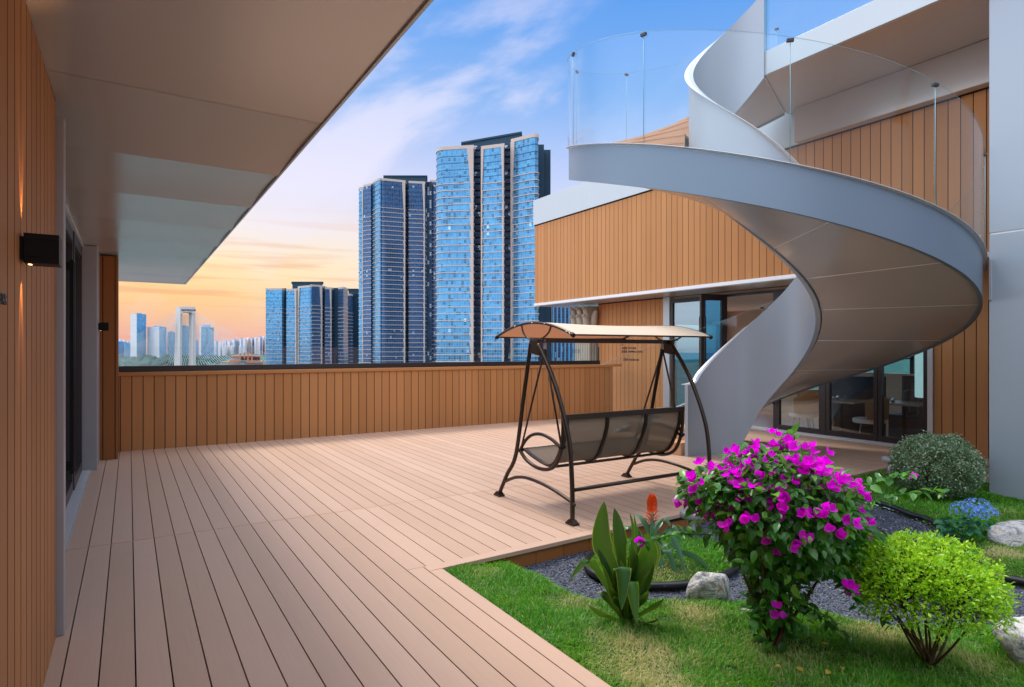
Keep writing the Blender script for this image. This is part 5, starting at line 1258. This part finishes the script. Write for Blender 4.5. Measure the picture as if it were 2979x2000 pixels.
# bougainvillea
bx, by = 2.83, 1.95
BG = thing('bougainvillea', 'large bougainvillea bush covered with magenta flowers in the foreground lawn', 'flowering bush', (bx, by, -0.03))
cc = np.array([bx + 0.02, by + 0.05, 0.66])
lobes = [((0.035, -0.02, 0.65), (0.37, 0.37, 0.29), 1.3), ((-0.26, 0.16, 0.77), (0.17, 0.17, 0.10), 0.24), ((0.22, -0.12, 0.60), (0.20, 0.20, 0.24), 0.45), ((0.02, 0.0, 0.30), (0.165, 0.165, 0.32), 0.34), ((-0.03, 0.0, 0.84), (0.22, 0.22, 0.17), 0.3)]
def lobe_points(n, shell=0.55, only=None):
    out = []; nn_ = []
    wts = np.array([l[2] for l in lobes]) if only is None else np.array([l[2] if i in only else 0 for i, l in enumerate(lobes)])
    ks = rng.choice(len(lobes), n, p=wts / wts.sum())
    d = rand_dir(n); r = shell + (1 - shell) * rng.random(n) ** 0.6
    r = r + rng.normal(0, 0.05, n)
    c = np.array([lobes[k][0] for k in ks]); e = np.array([lobes[k][1] for k in ks])
    lump = 1 + 0.10 * np.sin(5 * d[:, 0] + 7 * d[:, 1]) + 0.08 * np.sin(9 * d[:, 2] + 6 * d[:, 0])
    return np.array([bx, by, 0]) + c + d * e * (r * lump)[:, None], unit(d / e)
P_, N_ = lobe_points(5000, 0.5)
# a few long arching shoots with leaves
shoots = []
for (s0, s1, s2) in (((0.30, -0.16, 0.62), (0.52, -0.30, 0.78), (0.80, -0.44, 0.745)), ((-0.3, 0.15, 0.55), (-0.45, 0.28, 0.56), (-0.58, 0.36, 0.50)), ((0.30, -0.2, 0.35), (0.42, -0.26, 0.22), (0.50, -0.33, 0.08)),
                     ((0.05, 0, 0.9), (0.10, 0.02, 1.02), (0.16, 0, 1.05)), ((0.35, -0.22, 0.75), (0.48, -0.3, 0.85), (0.58, -0.38, 0.86)), ((0.1, -0.1, 0.2), (0.2, -0.16, 0.1), (0.30, -0.22, 0.02)), ((-0.15, -0.1, 0.4), (-0.24, -0.12, 0.28), (-0.26, -0.1, 0.16)),
                     ((0.02, -0.25, 0.45), (0.03, -0.36, 0.42), (0.05, -0.40, 0.30))):
    A, B_, C_ = [Vector((bx, by, 0)) + Vector(q) for q in (s0, s1, s2)]
    shoots.append([A * (1 - k) ** 2 + B_ * 2 * k * (1 - k) + C_ * k * k for k in np.linspace(0, 1, 12)])
SP = np.array([tuple(p) for s_ in shoots for p in s_ for _ in range(3)]); SN = rand_dir(len(SP)); SN[:, 2] = np.abs(SN[:, 2]) + 0.5
P_ = np.vstack([P_, SP]); N_ = np.vstack([N_, unit(SN)]); n = len(P_)
out = N_.copy(); out[:, 2] *= 0.4
D_ = unit(out + rng.normal(0, 0.55, (n, 3)) + np.array([0, 0, -0.35])); Nn = unit(N_ * 0.8 + np.array([0, 0, 0.9]) + rng.normal(0, 0.35, (n, 3)))
LL = rng.uniform(0.040, 0.074, n)
leaves('foliage', P_, D_, Nn, LL, LL * rng.uniform(0.55, 0.72, n), 'bougain_leaf', BG)
for s_ in shoots: w = MB(); w.tube(s_, [0.004 - 0.0028 * k / 11 for k in range(12)], 5, caps=False); w.build('shoot', 'bougain_leaf', BG)
tips = [tuple(p) for p in lobe_points(46, 0.3)[0]]
twigs('branches', (bx, by, -0.04), tips, 0.008, 0.002, BG, wob=0.06)
w = MB(); w.tube(spline([(bx, by, -0.06), (bx + 0.01, by, 0.1), (bx - 0.01, by + 0.02, 0.28)], 4), [0.02] * 8 + [0.016], 10); w.build('trunk', 'bark', BG)
nf = 210; C_, Nf = lobe_points(900, 0.93)
score = (C_[:, 2] - 0.55) * 1.7 + rng.normal(0, 0.26, len(C_)) + 0.22 * (wav(C_[:, 0] * 9, C_[:, 1] * 9)); order = np.argsort(-score)[:nf]; C_, Nf = C_[order], Nf[order]
C_ = C_ + Nf * 0.015
tipsf = np.array([tuple(Vector((bx, by, 0)) + Vector(q)) for q in ((-0.60, 0.37, 0.52), (0.47, -0.30, 0.42), (0.50, -0.32, 0.36), (0.44, -0.26, 0.50), (0.60, -0.38, 0.87), (0.0, -0.38, 0.40), (0.10, -0.34, 0.34), (-0.22, -0.16, 0.24))])
C_ = np.vstack([C_, tipsf]); Nf = np.vstack([Nf, unit(rand_dir(len(tipsf)) + np.array([0, -0.4, 0.3]))])
# clumps: each flower spot carries one to three three-bract flowers
Cc = []; Nc = []
for c, nn in zip(C_, Nf):
    for k in range(rnd.choice((1, 2, 2, 3))): Cc.append(c + rng.normal(0, 0.018, 3)); Nc.append(unit((nn + rng.normal(0, 0.45, 3) + np.array([0, 0, 0.35]))[None])[0])
Cc, Nc = np.array(Cc), np.array(Nc); n = len(Cc)
ref = np.where(np.abs(Nc[:, 2:3]) < 0.9, np.array([[0, 0, 1.0]]), np.array([[1.0, 0, 0]])); A1 = unit(np.cross(Nc, ref)); A2 = np.cross(Nc, A1); ph = rng.uniform(0, 2 * pi, n)
BP, BD_, BN, BL = [], [], [], []
for k in range(3):
    a = ph + k * 2 * pi / 3 + rng.normal(0, 0.15, n); r = A1 * np.cos(a)[:, None] + A2 * np.sin(a)[:, None]
    BP.append(Cc); BD_.append(r * 0.85 + Nc * rng.uniform(0.3, 0.9, n)[:, None]); BN.append(Nc - r * 0.4); BL.append(rng.uniform(0.030, 0.044, n))
BP, BD_, BN, BL = np.stack(BP, 1), np.stack(BD_, 1), np.stack(BN, 1), np.stack(BL, 1)       # flower, bract, xyz
near = np.argsort(Cc @ np.array([FW.x, FW.y, 0]) - 0.6 * Cc[:, 2]); first = near[:100]; rest = near[100:]
for i in first: leaves('flower', BP[i], BD_[i], BN[i], BL[i], BL[i] * 0.95, 'magenta_bract', BG, T_BRACT)
o = leaves('flowers', BP[rest].reshape(-1, 3), BD_[rest].reshape(-1, 3), BN[rest].reshape(-1, 3), BL[rest].ravel(), BL[rest].ravel() * 0.95, 'magenta_bract', BG, T_BRACT); o['kind'] = 'stuff'

# lime green shrub
lx, ly = 3.29, 1.43
LS = thing('lime_shrub', 'round lime green shrub with bare brown stems at the lower right', 'shrub', (lx, ly, -0.03))
c0 = np.array([lx - 0.02, ly + 0.015, 0.33]); e0 = np.array([0.335, 0.335, 0.258])
def dome(n, shell, lo=-0.55):
    d = rand_dir(n * 3); d = d[d[:, 2] > lo][:n]; lump = 1 + 0.06 * np.sin(7 * d[:, 0] + 5 * d[:, 1] + 1) + 0.05 * np.sin(13 * d[:, 1] - 8 * d[:, 2]) + 0.04 * np.sin(21 * d[:, 0] + 17 * d[:, 2])
    r = (shell + (1.0 - shell) * rng.random(len(d)) ** 0.7) * lump; return d, r
d, r = dome(3300, 0.62, -0.42); keep = rng.random(len(d)) < np.clip(0.72 + d[:, 2] * 1.0, 0.28, 1); d, r = d[keep], r[keep]
spr = c0 + d * e0 * r[:, None]                      # sprig ends
def sprigs(ends, dirs, per, span):
    P_ = np.repeat(ends, per, 0) + rng.normal(0, span, (len(ends) * per, 3)); D_ = np.repeat(dirs, per, 0) * 0.7 + rng.normal(0, 0.7, (len(ends) * per, 3)); return P_, unit(D_ + np.array([0, 0, 0.25]))
P_, D_ = sprigs(spr, d, 5, 0.009); n = len(P_)
LL = rng.uniform(0.015, 0.027, n)
leaves('foliage', P_, D_, unit(rng.normal(0, 0.5, (n, 3)) + np.array([0, 0, 1.0])), LL, LL * 0.62, 'lime_leaf', LS, T_SMALL)
d2, r2 = dome(110, 0.80, -0.3); tips = c0 + d2 * e0 * (r2 * 0.9)[:, None]
twigs('stems', (lx, ly, -0.05), [tuple(p) for p in tips[:15]], 0.0075, 0.002, LS, wob=0.07, lift=0.5, seg=8)
w = MB()
for i, p in enumerate(spr[::3]):                    # fine twigs feeding the sprigs
    q = c0 + (p - c0) * rnd.uniform(0.35, 0.6) + rng.normal(0, 0.03, 3) - np.array([0, 0, 0.05]); m = (p + q) / 2 + rng.normal(0, 0.012, 3)
    w.tube([tuple(q), tuple(m), tuple(p)], [0.0022, 0.0016, 0.001], 3, caps=False)
w.build('twigs', 'bark', LS)

# clipped variegated shrub by the column
qx, qy = 7.18, 3.05
BS = thing('clipped_shrub', 'round clipped dark green shrub with small pale-edged leaves beside the column', 'shrub', (qx, qy, -0.03))
c0 = np.array([qx, qy, 0.285]); e0 = np.array([0.405, 0.405, 0.31]); d, r = dome(7000, 0.80, -0.9)
keep = rng.random(len(d)) < np.clip(0.75 + 0.5 * np.sin(6 * d[:, 0] + 3 * d[:, 2] + 9 * d[:, 1]), 0.35, 1); d, r = d[keep], r[keep]
P_, D_ = sprigs(c0 + d * e0 * r[:, None], d, 5, 0.013); n = len(P_); LL = rng.uniform(0.022, 0.036, n)
D_ = unit(D_ * 0.5 + rng.normal(0, 0.6, (n, 3))); LL *= 0.9
leaves('foliage', P_, D_, unit(rng.normal(0, 0.6, (n, 3)) + np.array([0, -0.2, 0.8])), LL, LL * 0.62, 'box_leaf', BS, T_SMALL)
twigs('stems', (qx, qy, -0.05), [tuple(c0 + dd * e0 * 0.6) for dd in rand_dir(30)], 0.010, 0.003, BS, wob=0.05)

# hydrangea
hx, hy = 5.80, 2.27
HY = thing('hydrangea', 'low hydrangea with two blue flower heads in front of the grey rock', 'flowering bush', (hx, hy, -0.03))
def cam_off(du, dv, do=0.0): return np.array([RT.x * du + FW.x * do, RT.y * du + FW.y * do, dv])
hb = np.array([hx + 0.05, hy - 0.03, 0.01]); heads = [(cam_off(-0.045, 0.165, 0), 0.085), (cam_off(0.10, 0.185, 0.05), 0.082), (cam_off(0.02, 0.15, -0.04), 0.075), (cam_off(0.16, 0.15, 0.02), 0.06)]
for c, R in [(c_, R_h * 1.25) for c_, R_h in heads]:
    FP, FD, FN = [], [], []
    nfl = 95; d = rand_dir(nfl * 2); d = d[d[:, 2] > -0.25][:nfl]; ce = hb + c + d * np.array([R, R, R * 0.72])
    for k in range(4):
        ref = np.where(np.abs(d[:, 2:3]) < 0.9, np.array([[0, 0, 1.0]]), np.array([[1.0, 0, 0]])); A1 = unit(np.cross(d, ref)); A2 = np.cross(d, A1); a = k * pi / 2 + 0.4
        FP.append(ce); FD.append(A1 * cos(a) + A2 * sin(a) + d * 0.25); FN.append(d)
    FP, FD, FN = map(np.vstack, (FP, FD, FN)); LL = rng.uniform(0.009, 0.013, len(FP))
    leaves('flower_head', FP, FD, FN, LL, LL * 0.95, 'blue_petal', HY, T_SMALL)
n = 95; a = rng.uniform(0, 2 * pi, n); rr_ = rng.uniform(0.02, 0.19, n)
P_ = hb + np.column_stack([np.cos(a) * rr_ * 1.15, np.sin(a) * rr_ * 0.8, rng.uniform(-0.02, 0.12, n) * (1.2 - rr_ * 3)]) + cam_off(-0.02, 0)
ext = np.array([hb + cam_off(-0.22, 0.0, -0.1), hb + cam_off(-0.26, 0.03, -0.05), hb + cam_off(-0.2, 0.06, 0.0), hb + cam_off(-0.16, -0.02, -0.12)] * 3) + rng.normal(0, 0.02, (12, 3)); P_ = np.vstack([P_, ext]); n = len(P_)
D_ = unit((P_ - hb) * np.array([1, 1, 0.3]) + rng.normal(0, 0.05, (n, 3))); LL = rng.uniform(0.055, 0.085, n)
leaves('foliage', P_, D_, unit(rng.normal(0, 0.3, (n, 3)) + np.array([0, 0, 1.0])), LL, LL * 0.7, 'hydrangea_leaf', HY)
twigs('stems', (hx, hy, -0.05), [tuple(hb + c) for c, _ in heads] + [tuple(p) for p in ext[:4]], 0.006, 0.003, HY, 'hydrangea_leaf')

# broad bladed plant and bromeliad: blades laid out one by one
def blade(mb, base, pts, wid, do=None, fold=0.22, stalk=0.18, twist=0.0, n=16):
    """pts: (sideways, up, away) in metres from the base"""
    C_ = spline([Vector(base) + RT * p[0] + Vector((0, 0, p[1])) + FW * (p[2] if len(p) > 2 else 0) for p in pts], max(2, n // (len(pts) - 1))); m = len(C_); rows = []; f0 = len(mb.f)
    for i, c in enumerate(C_):
        k = i / (m - 1); t_ = (C_[min(i + 1, m - 1)] - C_[max(i - 1, 0)]).normalized(); 
        side = (RT * cos(twist) + FW * sin(twist)); side = (side - t_ * side.dot(t_)).normalized(); nn = t_.cross(side)
        ww = wid * (0.16 if k < stalk * 0.6 else 0.16 + 0.84 * sin(min(1, (k - stalk * 0.6) / (1 - stalk * 0.6) / 0.9 + 0.02) * pi * (0.5 + 0.0)) ** 0.9 if k < 0.55 else max(0.02, (1 - ((k - 0.55) / 0.45) ** 2.2)))
        ww *= 0.88; rows.append([c + side * (ww * s_ / 2) + nn * (abs(s_) * ww * fold * -1) for s_ in (-1, -0.5, 0, 0.5, 1)])
    o = len(mb.v); mb.v += [tuple(p) for r_ in rows for p in r_]
    for i in range(m - 1):
        for k in range(4):
            mb.sm.add(len(mb.f)); mb.uv[len(mb.f)] = [(k / 4, i / m), ((k + 1) / 4, i / m), ((k + 1) / 4, (i + 1) / m), (k / 4, (i + 1) / m)]
            mb.f.append([o + i * 5 + k, o + i * 5 + k + 1, o + (i + 1) * 5 + k + 1, o + (i + 1) * 5 + k])
ax, ay = 2.366, 2.553
AP = thing('cast_iron_plant', 'clump of tall broad upright green leaves in the front lawn left of the magenta bush', 'plant', (ax, ay, -0.03))
S = 0.00246
A_ = [  # (control points in steps of about a finger's width), width, depth offset at tip, twist
    ([(-5, 10), (-30, 110), (-60, 190), (-53, 278)], 0.135, -0.02, 0.1), ([(0, 10), (-10, 110), (-16, 190), (-22, 250)], 0.115, 0.10, 0.5), ([(5, 0), (20, 100), (46, 160), (42, 212)], 0.13, -0.06, -0.2),
    ([(0, 0), (2, 120), (14, 200), (10, 245)], 0.06, 0.05, 1.0), ([(4, 0), (10, 120), (24, 180), (24, 235)], 0.055, 0.10, 0.9), ([(8, 0), (30, 90), (60, 150), (62, 190)], 0.12, 0.05, 0.4),
    ([(-8, 0), (-40, 70), (-72, 128), (-95, 148), (-134, 108)], 0.06, -0.08, 0.2), ([(-10, 0), (-24, 90), (-20, 135), (-15, 130), (-24, 55)], 0.115, -0.16, 0.0),
    ([(0, 0), (-8, 60), (2, 110), (8, 30)], 0.10, -0.18, 0.1), ([(5, 0), (25, 50), (38, 100), (52, 150)], 0.075, -0.10, 0.5), ([(10, 0), (35, 25), (60, 45), (78, 62)], 0.07, -0.05, 0.2),
    ([(10, 0), (30, 5), (45, 15), (60, 30)], 0.06, -0.12, 0.2), ([(-8, 0), (-35, 15), (-60, 28), (-92, 52)], 0.05, -0.08, 0.1), ([(-8, 0), (-30, 35), (-52, 60), (-72, 62)], 0.055, 0.02, 0.2),
    ([(0, 0), (5, 20), (10, 40), (18, 48)], 0.09, -0.15, 0.0), ([(-3, 0), (-32, 70), (-48, 120), (-68, 172)], 0.06, -0.02, 0.5), ([(0, 0), (-15, 60), (-28, 100), (-42, 120)], 0.055, -0.10, 0.8),
    ([(0, 0), (-6, 80), (-30, 150), (-44, 220)], 0.09, 0.12, 0.6), ([(3, 0), (20, 80), (30, 150), (34, 205)], 0.10, 0.14, 0.2), ([(-2, 0), (-18, 50), (-35, 75), (-50, 100)], 0.05, -0.12, 0.3),
    ([(4, 0), (14, 70), (18, 130), (16, 170)], 0.07, -0.06, 1.1), ([(-2, 0), (-4, 70), (-12, 110), (-20, 150)], 0.07, -0.05, 0.9),
    ([(2, 0), (10, 60), (14, 120), (8, 185)], 0.085, -0.03, 0.3), ([(6, 0), (16, 40), (26, 70), (34, 98)], 0.07, -0.16, 0.1), ([(-6, 0), (-16, 40), (-30, 66), (-40, 84)], 0.06, -0.15, 0.3), ([(8, 0), (30, 60), (46, 96), (58, 120)], 0.06, 0.08, 0.2)]
w = MB()
for P_, wd, do_, tw in A_:
    m = len(P_); blade(w, (ax, ay, -0.03), [(p[0] * S, p[1] * S, do_ * (i / (m - 1)) ** 1.3) for i, p in enumerate(P_)], wd, twist=tw, fold=0.16)
w.build('leaves', 'blade_leaf', AP)
gx_, gy_ = 3.20, 3.19
GZ = thing('bromeliad', 'bromeliad with a red and orange flower cone and arching strap leaves', 'flowering plant', (gx_, gy_, -0.02))
S2 = 0.0038; w = MB()
G_ = [([(0, 0), (-15, 40), (-45, 62), (-70, 52)], .03, -.02), ([(0, 0), (10, 40), (30, 55), (45, 25), (55, -20)], .035, -.12), ([(0, 0), (8, 55), (25, 75), (38, 60)], .035, .03), ([(0, 0), (15, 35), (40, 58), (58, 30)], .035, .02),
      ([(0, 0), (4, 20), (10, 5), (12, -40), (16, -78)], .032, -.22), ([(0, 0), (30, 15), (80, 5), (130, -50)], .03, -.06), ([(0, 0), (-10, 30), (-28, 40), (-44, 5)], .032, -.15), ([(0, 0), (-4, 45), (-14, 68), (-28, 78)], .03, .1),
      ([(0, 0), (18, 20), (45, 20), (70, -5)], .03, .12), ([(0, 0), (-20, 20), (-50, 22), (-70, -5)], .03, .08), ([(0, 0), (6, 45), (18, 62), (24, 68)], .035, .1), ([(0, 0), (12, 22), (26, 18), (35, -25)], .034, -.16)]
for P_, wd, do_ in G_:
    m = len(P_); blade(w, (gx_, gy_, -0.01), [(p[0] * S2, p[1] * S2, do_ * (i / (m - 1))) for i, p in enumerate(P_)], wd * 1.7, twist=rnd.uniform(-0.5, 0.9), fold=0.12, stalk=0.0)
w.build('leaves', 'brom_leaf', GZ)
w = MB(); w.tube([(gx_, gy_, -0.02), (gx_, gy_, 0.33)], [0.014, 0.012], 10); w.build('stem', 'brom_leaf', GZ)
n = 190; k = np.arange(n); zz = 0.325 + 0.115 * (k / n); rad = 0.037 * np.sqrt(np.clip(1 - ((k / n - 0.42) / 0.62) ** 2, 0.02, 1)); a = k * 2.39996
P_ = np.column_stack([gx_ + rad * 0.75 * np.cos(a), gy_ + rad * 0.75 * np.sin(a), zz]); D_ = np.column_stack([np.cos(a), np.sin(a), 0.9 + k / n * 1.5]); LL = np.full(n, 0.023)
leaves('flower_cone', P_, D_, np.column_stack([np.cos(a), np.sin(a), -0.2 + 0 * a]), LL, LL * 0.7, 'bract_orange', GZ, T_SMALL)
n = 22; k = np.arange(n); a = k * 2.39996; P_ = np.column_stack([gx_ + 0.012 * np.cos(a), gy_ + 0.012 * np.sin(a), 0.24 + 0.08 * k / n]); D_ = np.column_stack([np.cos(a), np.sin(a), 1.0 + 0 * a]); LL = rng.uniform(0.05, 0.075, n)
leaves('collar_bracts', P_, D_, np.column_stack([-np.cos(a), -np.sin(a), 0.6 + 0 * a]), LL, LL * 0.28, 'bract_orange', GZ)
bd = thing('red_bud_plant', 'tiny plant with a single pink-red bud peeking above the lime shrub', 'plant', (4.62, 2.14, -0.12))
w = MB(); w.tube([(4.62, 2.14, -0.12), (4.62, 2.14, 0.06)], 0.006, 6)
for k in range(6): blade(w, (4.62, 2.14, -0.12), [(0, 0, 0), (0.06 * cos(k), 0.08, 0.06 * sin(k)), (0.13 * cos(k), 0.05, 0.13 * sin(k))], 0.03)
w.build('leaves', 'brom_leaf', bd)
w = MB(); w.ball((4.62, 2.14, 0.09), (0.016, 0.016, 0.035), 8, 6); w.build('bud', 'bract_orange', bd)

# rocks
def rock(label, c, r, seed, rot=0.3):
    rr = random.Random(seed); w = MB(); w.ball((0, 0, 0), 1.0, 28, 18); V = []
    pl_ = [(Vector((rr.gauss(0, 1), rr.gauss(0, 1), rr.gauss(0, 0.8))).normalized(), rr.uniform(0.70, 0.96)) for _ in range(16)]
    for v in w.v:
        v = Vector(v); k = min([1.0] + [h / max(v.dot(nn), 1e-3) for nn, h in pl_ if v.dot(nn) > 0.3]); v = v * k * (1 + 0.03 * sin(9 * v.x + 7 * v.y + seed))
        V.append((c[0] + (v.x * cos(rot) - v.y * sin(rot)) * r[0], c[1] + (v.x * sin(rot) + v.y * cos(rot)) * r[1], c[2] + v.z * r[2]))
    w.v = V; return tag(w.build('rock', 'rock'), label, 'rock', 'garden rocks')
rock('grey rock half hidden behind the blue hydrangea', (6.02, 2.0, 0.0), (0.28, 0.17, 0.13), 3, -0.9)
rock('white and brown speckled boulder cut by the right edge low in the photo', (3.78, 1.18, 0.045), (0.17, 0.17, 0.125), 5)
rock('pointed pale rock between the grass island and the magenta bush', (3.10, 2.60, -0.03), (0.17, 0.10, 0.15), 8, 0.5)
rock('dark rock at the deck edge behind the left bollard light', (4.83, 3.78, -0.05), (0.16, 0.10, 0.13), 12)
# bollard lights
def bollard(label, x, y, z0, h, r):
    t = thing('bollard_light', label, 'bollard light', (x, y, z0), 'garden bollard lights')
    w = MB(); w.lathe([(0.03, 0), (0.03, h - 0.05)], (x, y, z0), 20); w.build('post', 'grey_trim', t)
    w = MB(); w.lathe([(r - 0.004, 0), (r, 0.004), (r, 0.046), (r - 0.004, 0.05)], (x, y, z0 + h - 0.05), 28); w.build('cap', 'grey_trim', t)
bollard('dark disc-topped bollard light at the deck edge left of the magenta bush', 3.92, 3.46, -0.13, 0.30, 0.095)
bollard('dark disc-topped bollard light behind the clipped shrub', 7.50, 3.66, -0.03, 0.28, 0.09)
# fallen leaves, each one its own
LF = [((2.657, 1.681), 0.05, 1.3, 'yellow fallen leaf lying left of its neighbours below the magenta bush'), ((2.723, 1.608), 0.048, 0.2, 'pointed yellow fallen leaf right of the largest one under the magenta bush'),
      ((2.994, 1.762), 0.03, 2.0, 'small bright yellow fallen leaf nearest the lime shrub'), ((2.82, 1.585), 0.032, 0.8, 'small brownish yellow fallen leaf between the two bushes at the bottom'), ((2.62, 1.77), 0.028, 2.6, 'tiny yellow fallen leaf under the magenta bush, highest of the left ones')]
for (x, y), L_, a, lb in LF:
    zg = float(ground_z(np.array([[x, y]]))[0]) + 0.033
    o = leaves('fallen_leaf', np.array([[x, y, zg]]), np.array([[cos(a), sin(a), 0.1]]), np.array([[-0.15, -0.35, 1.0]]), np.array([L_]), np.array([L_ * 0.65]), 'yellow_leaf', None)
    tag(o, lb, 'leaf', 'fallen yellow leaves')
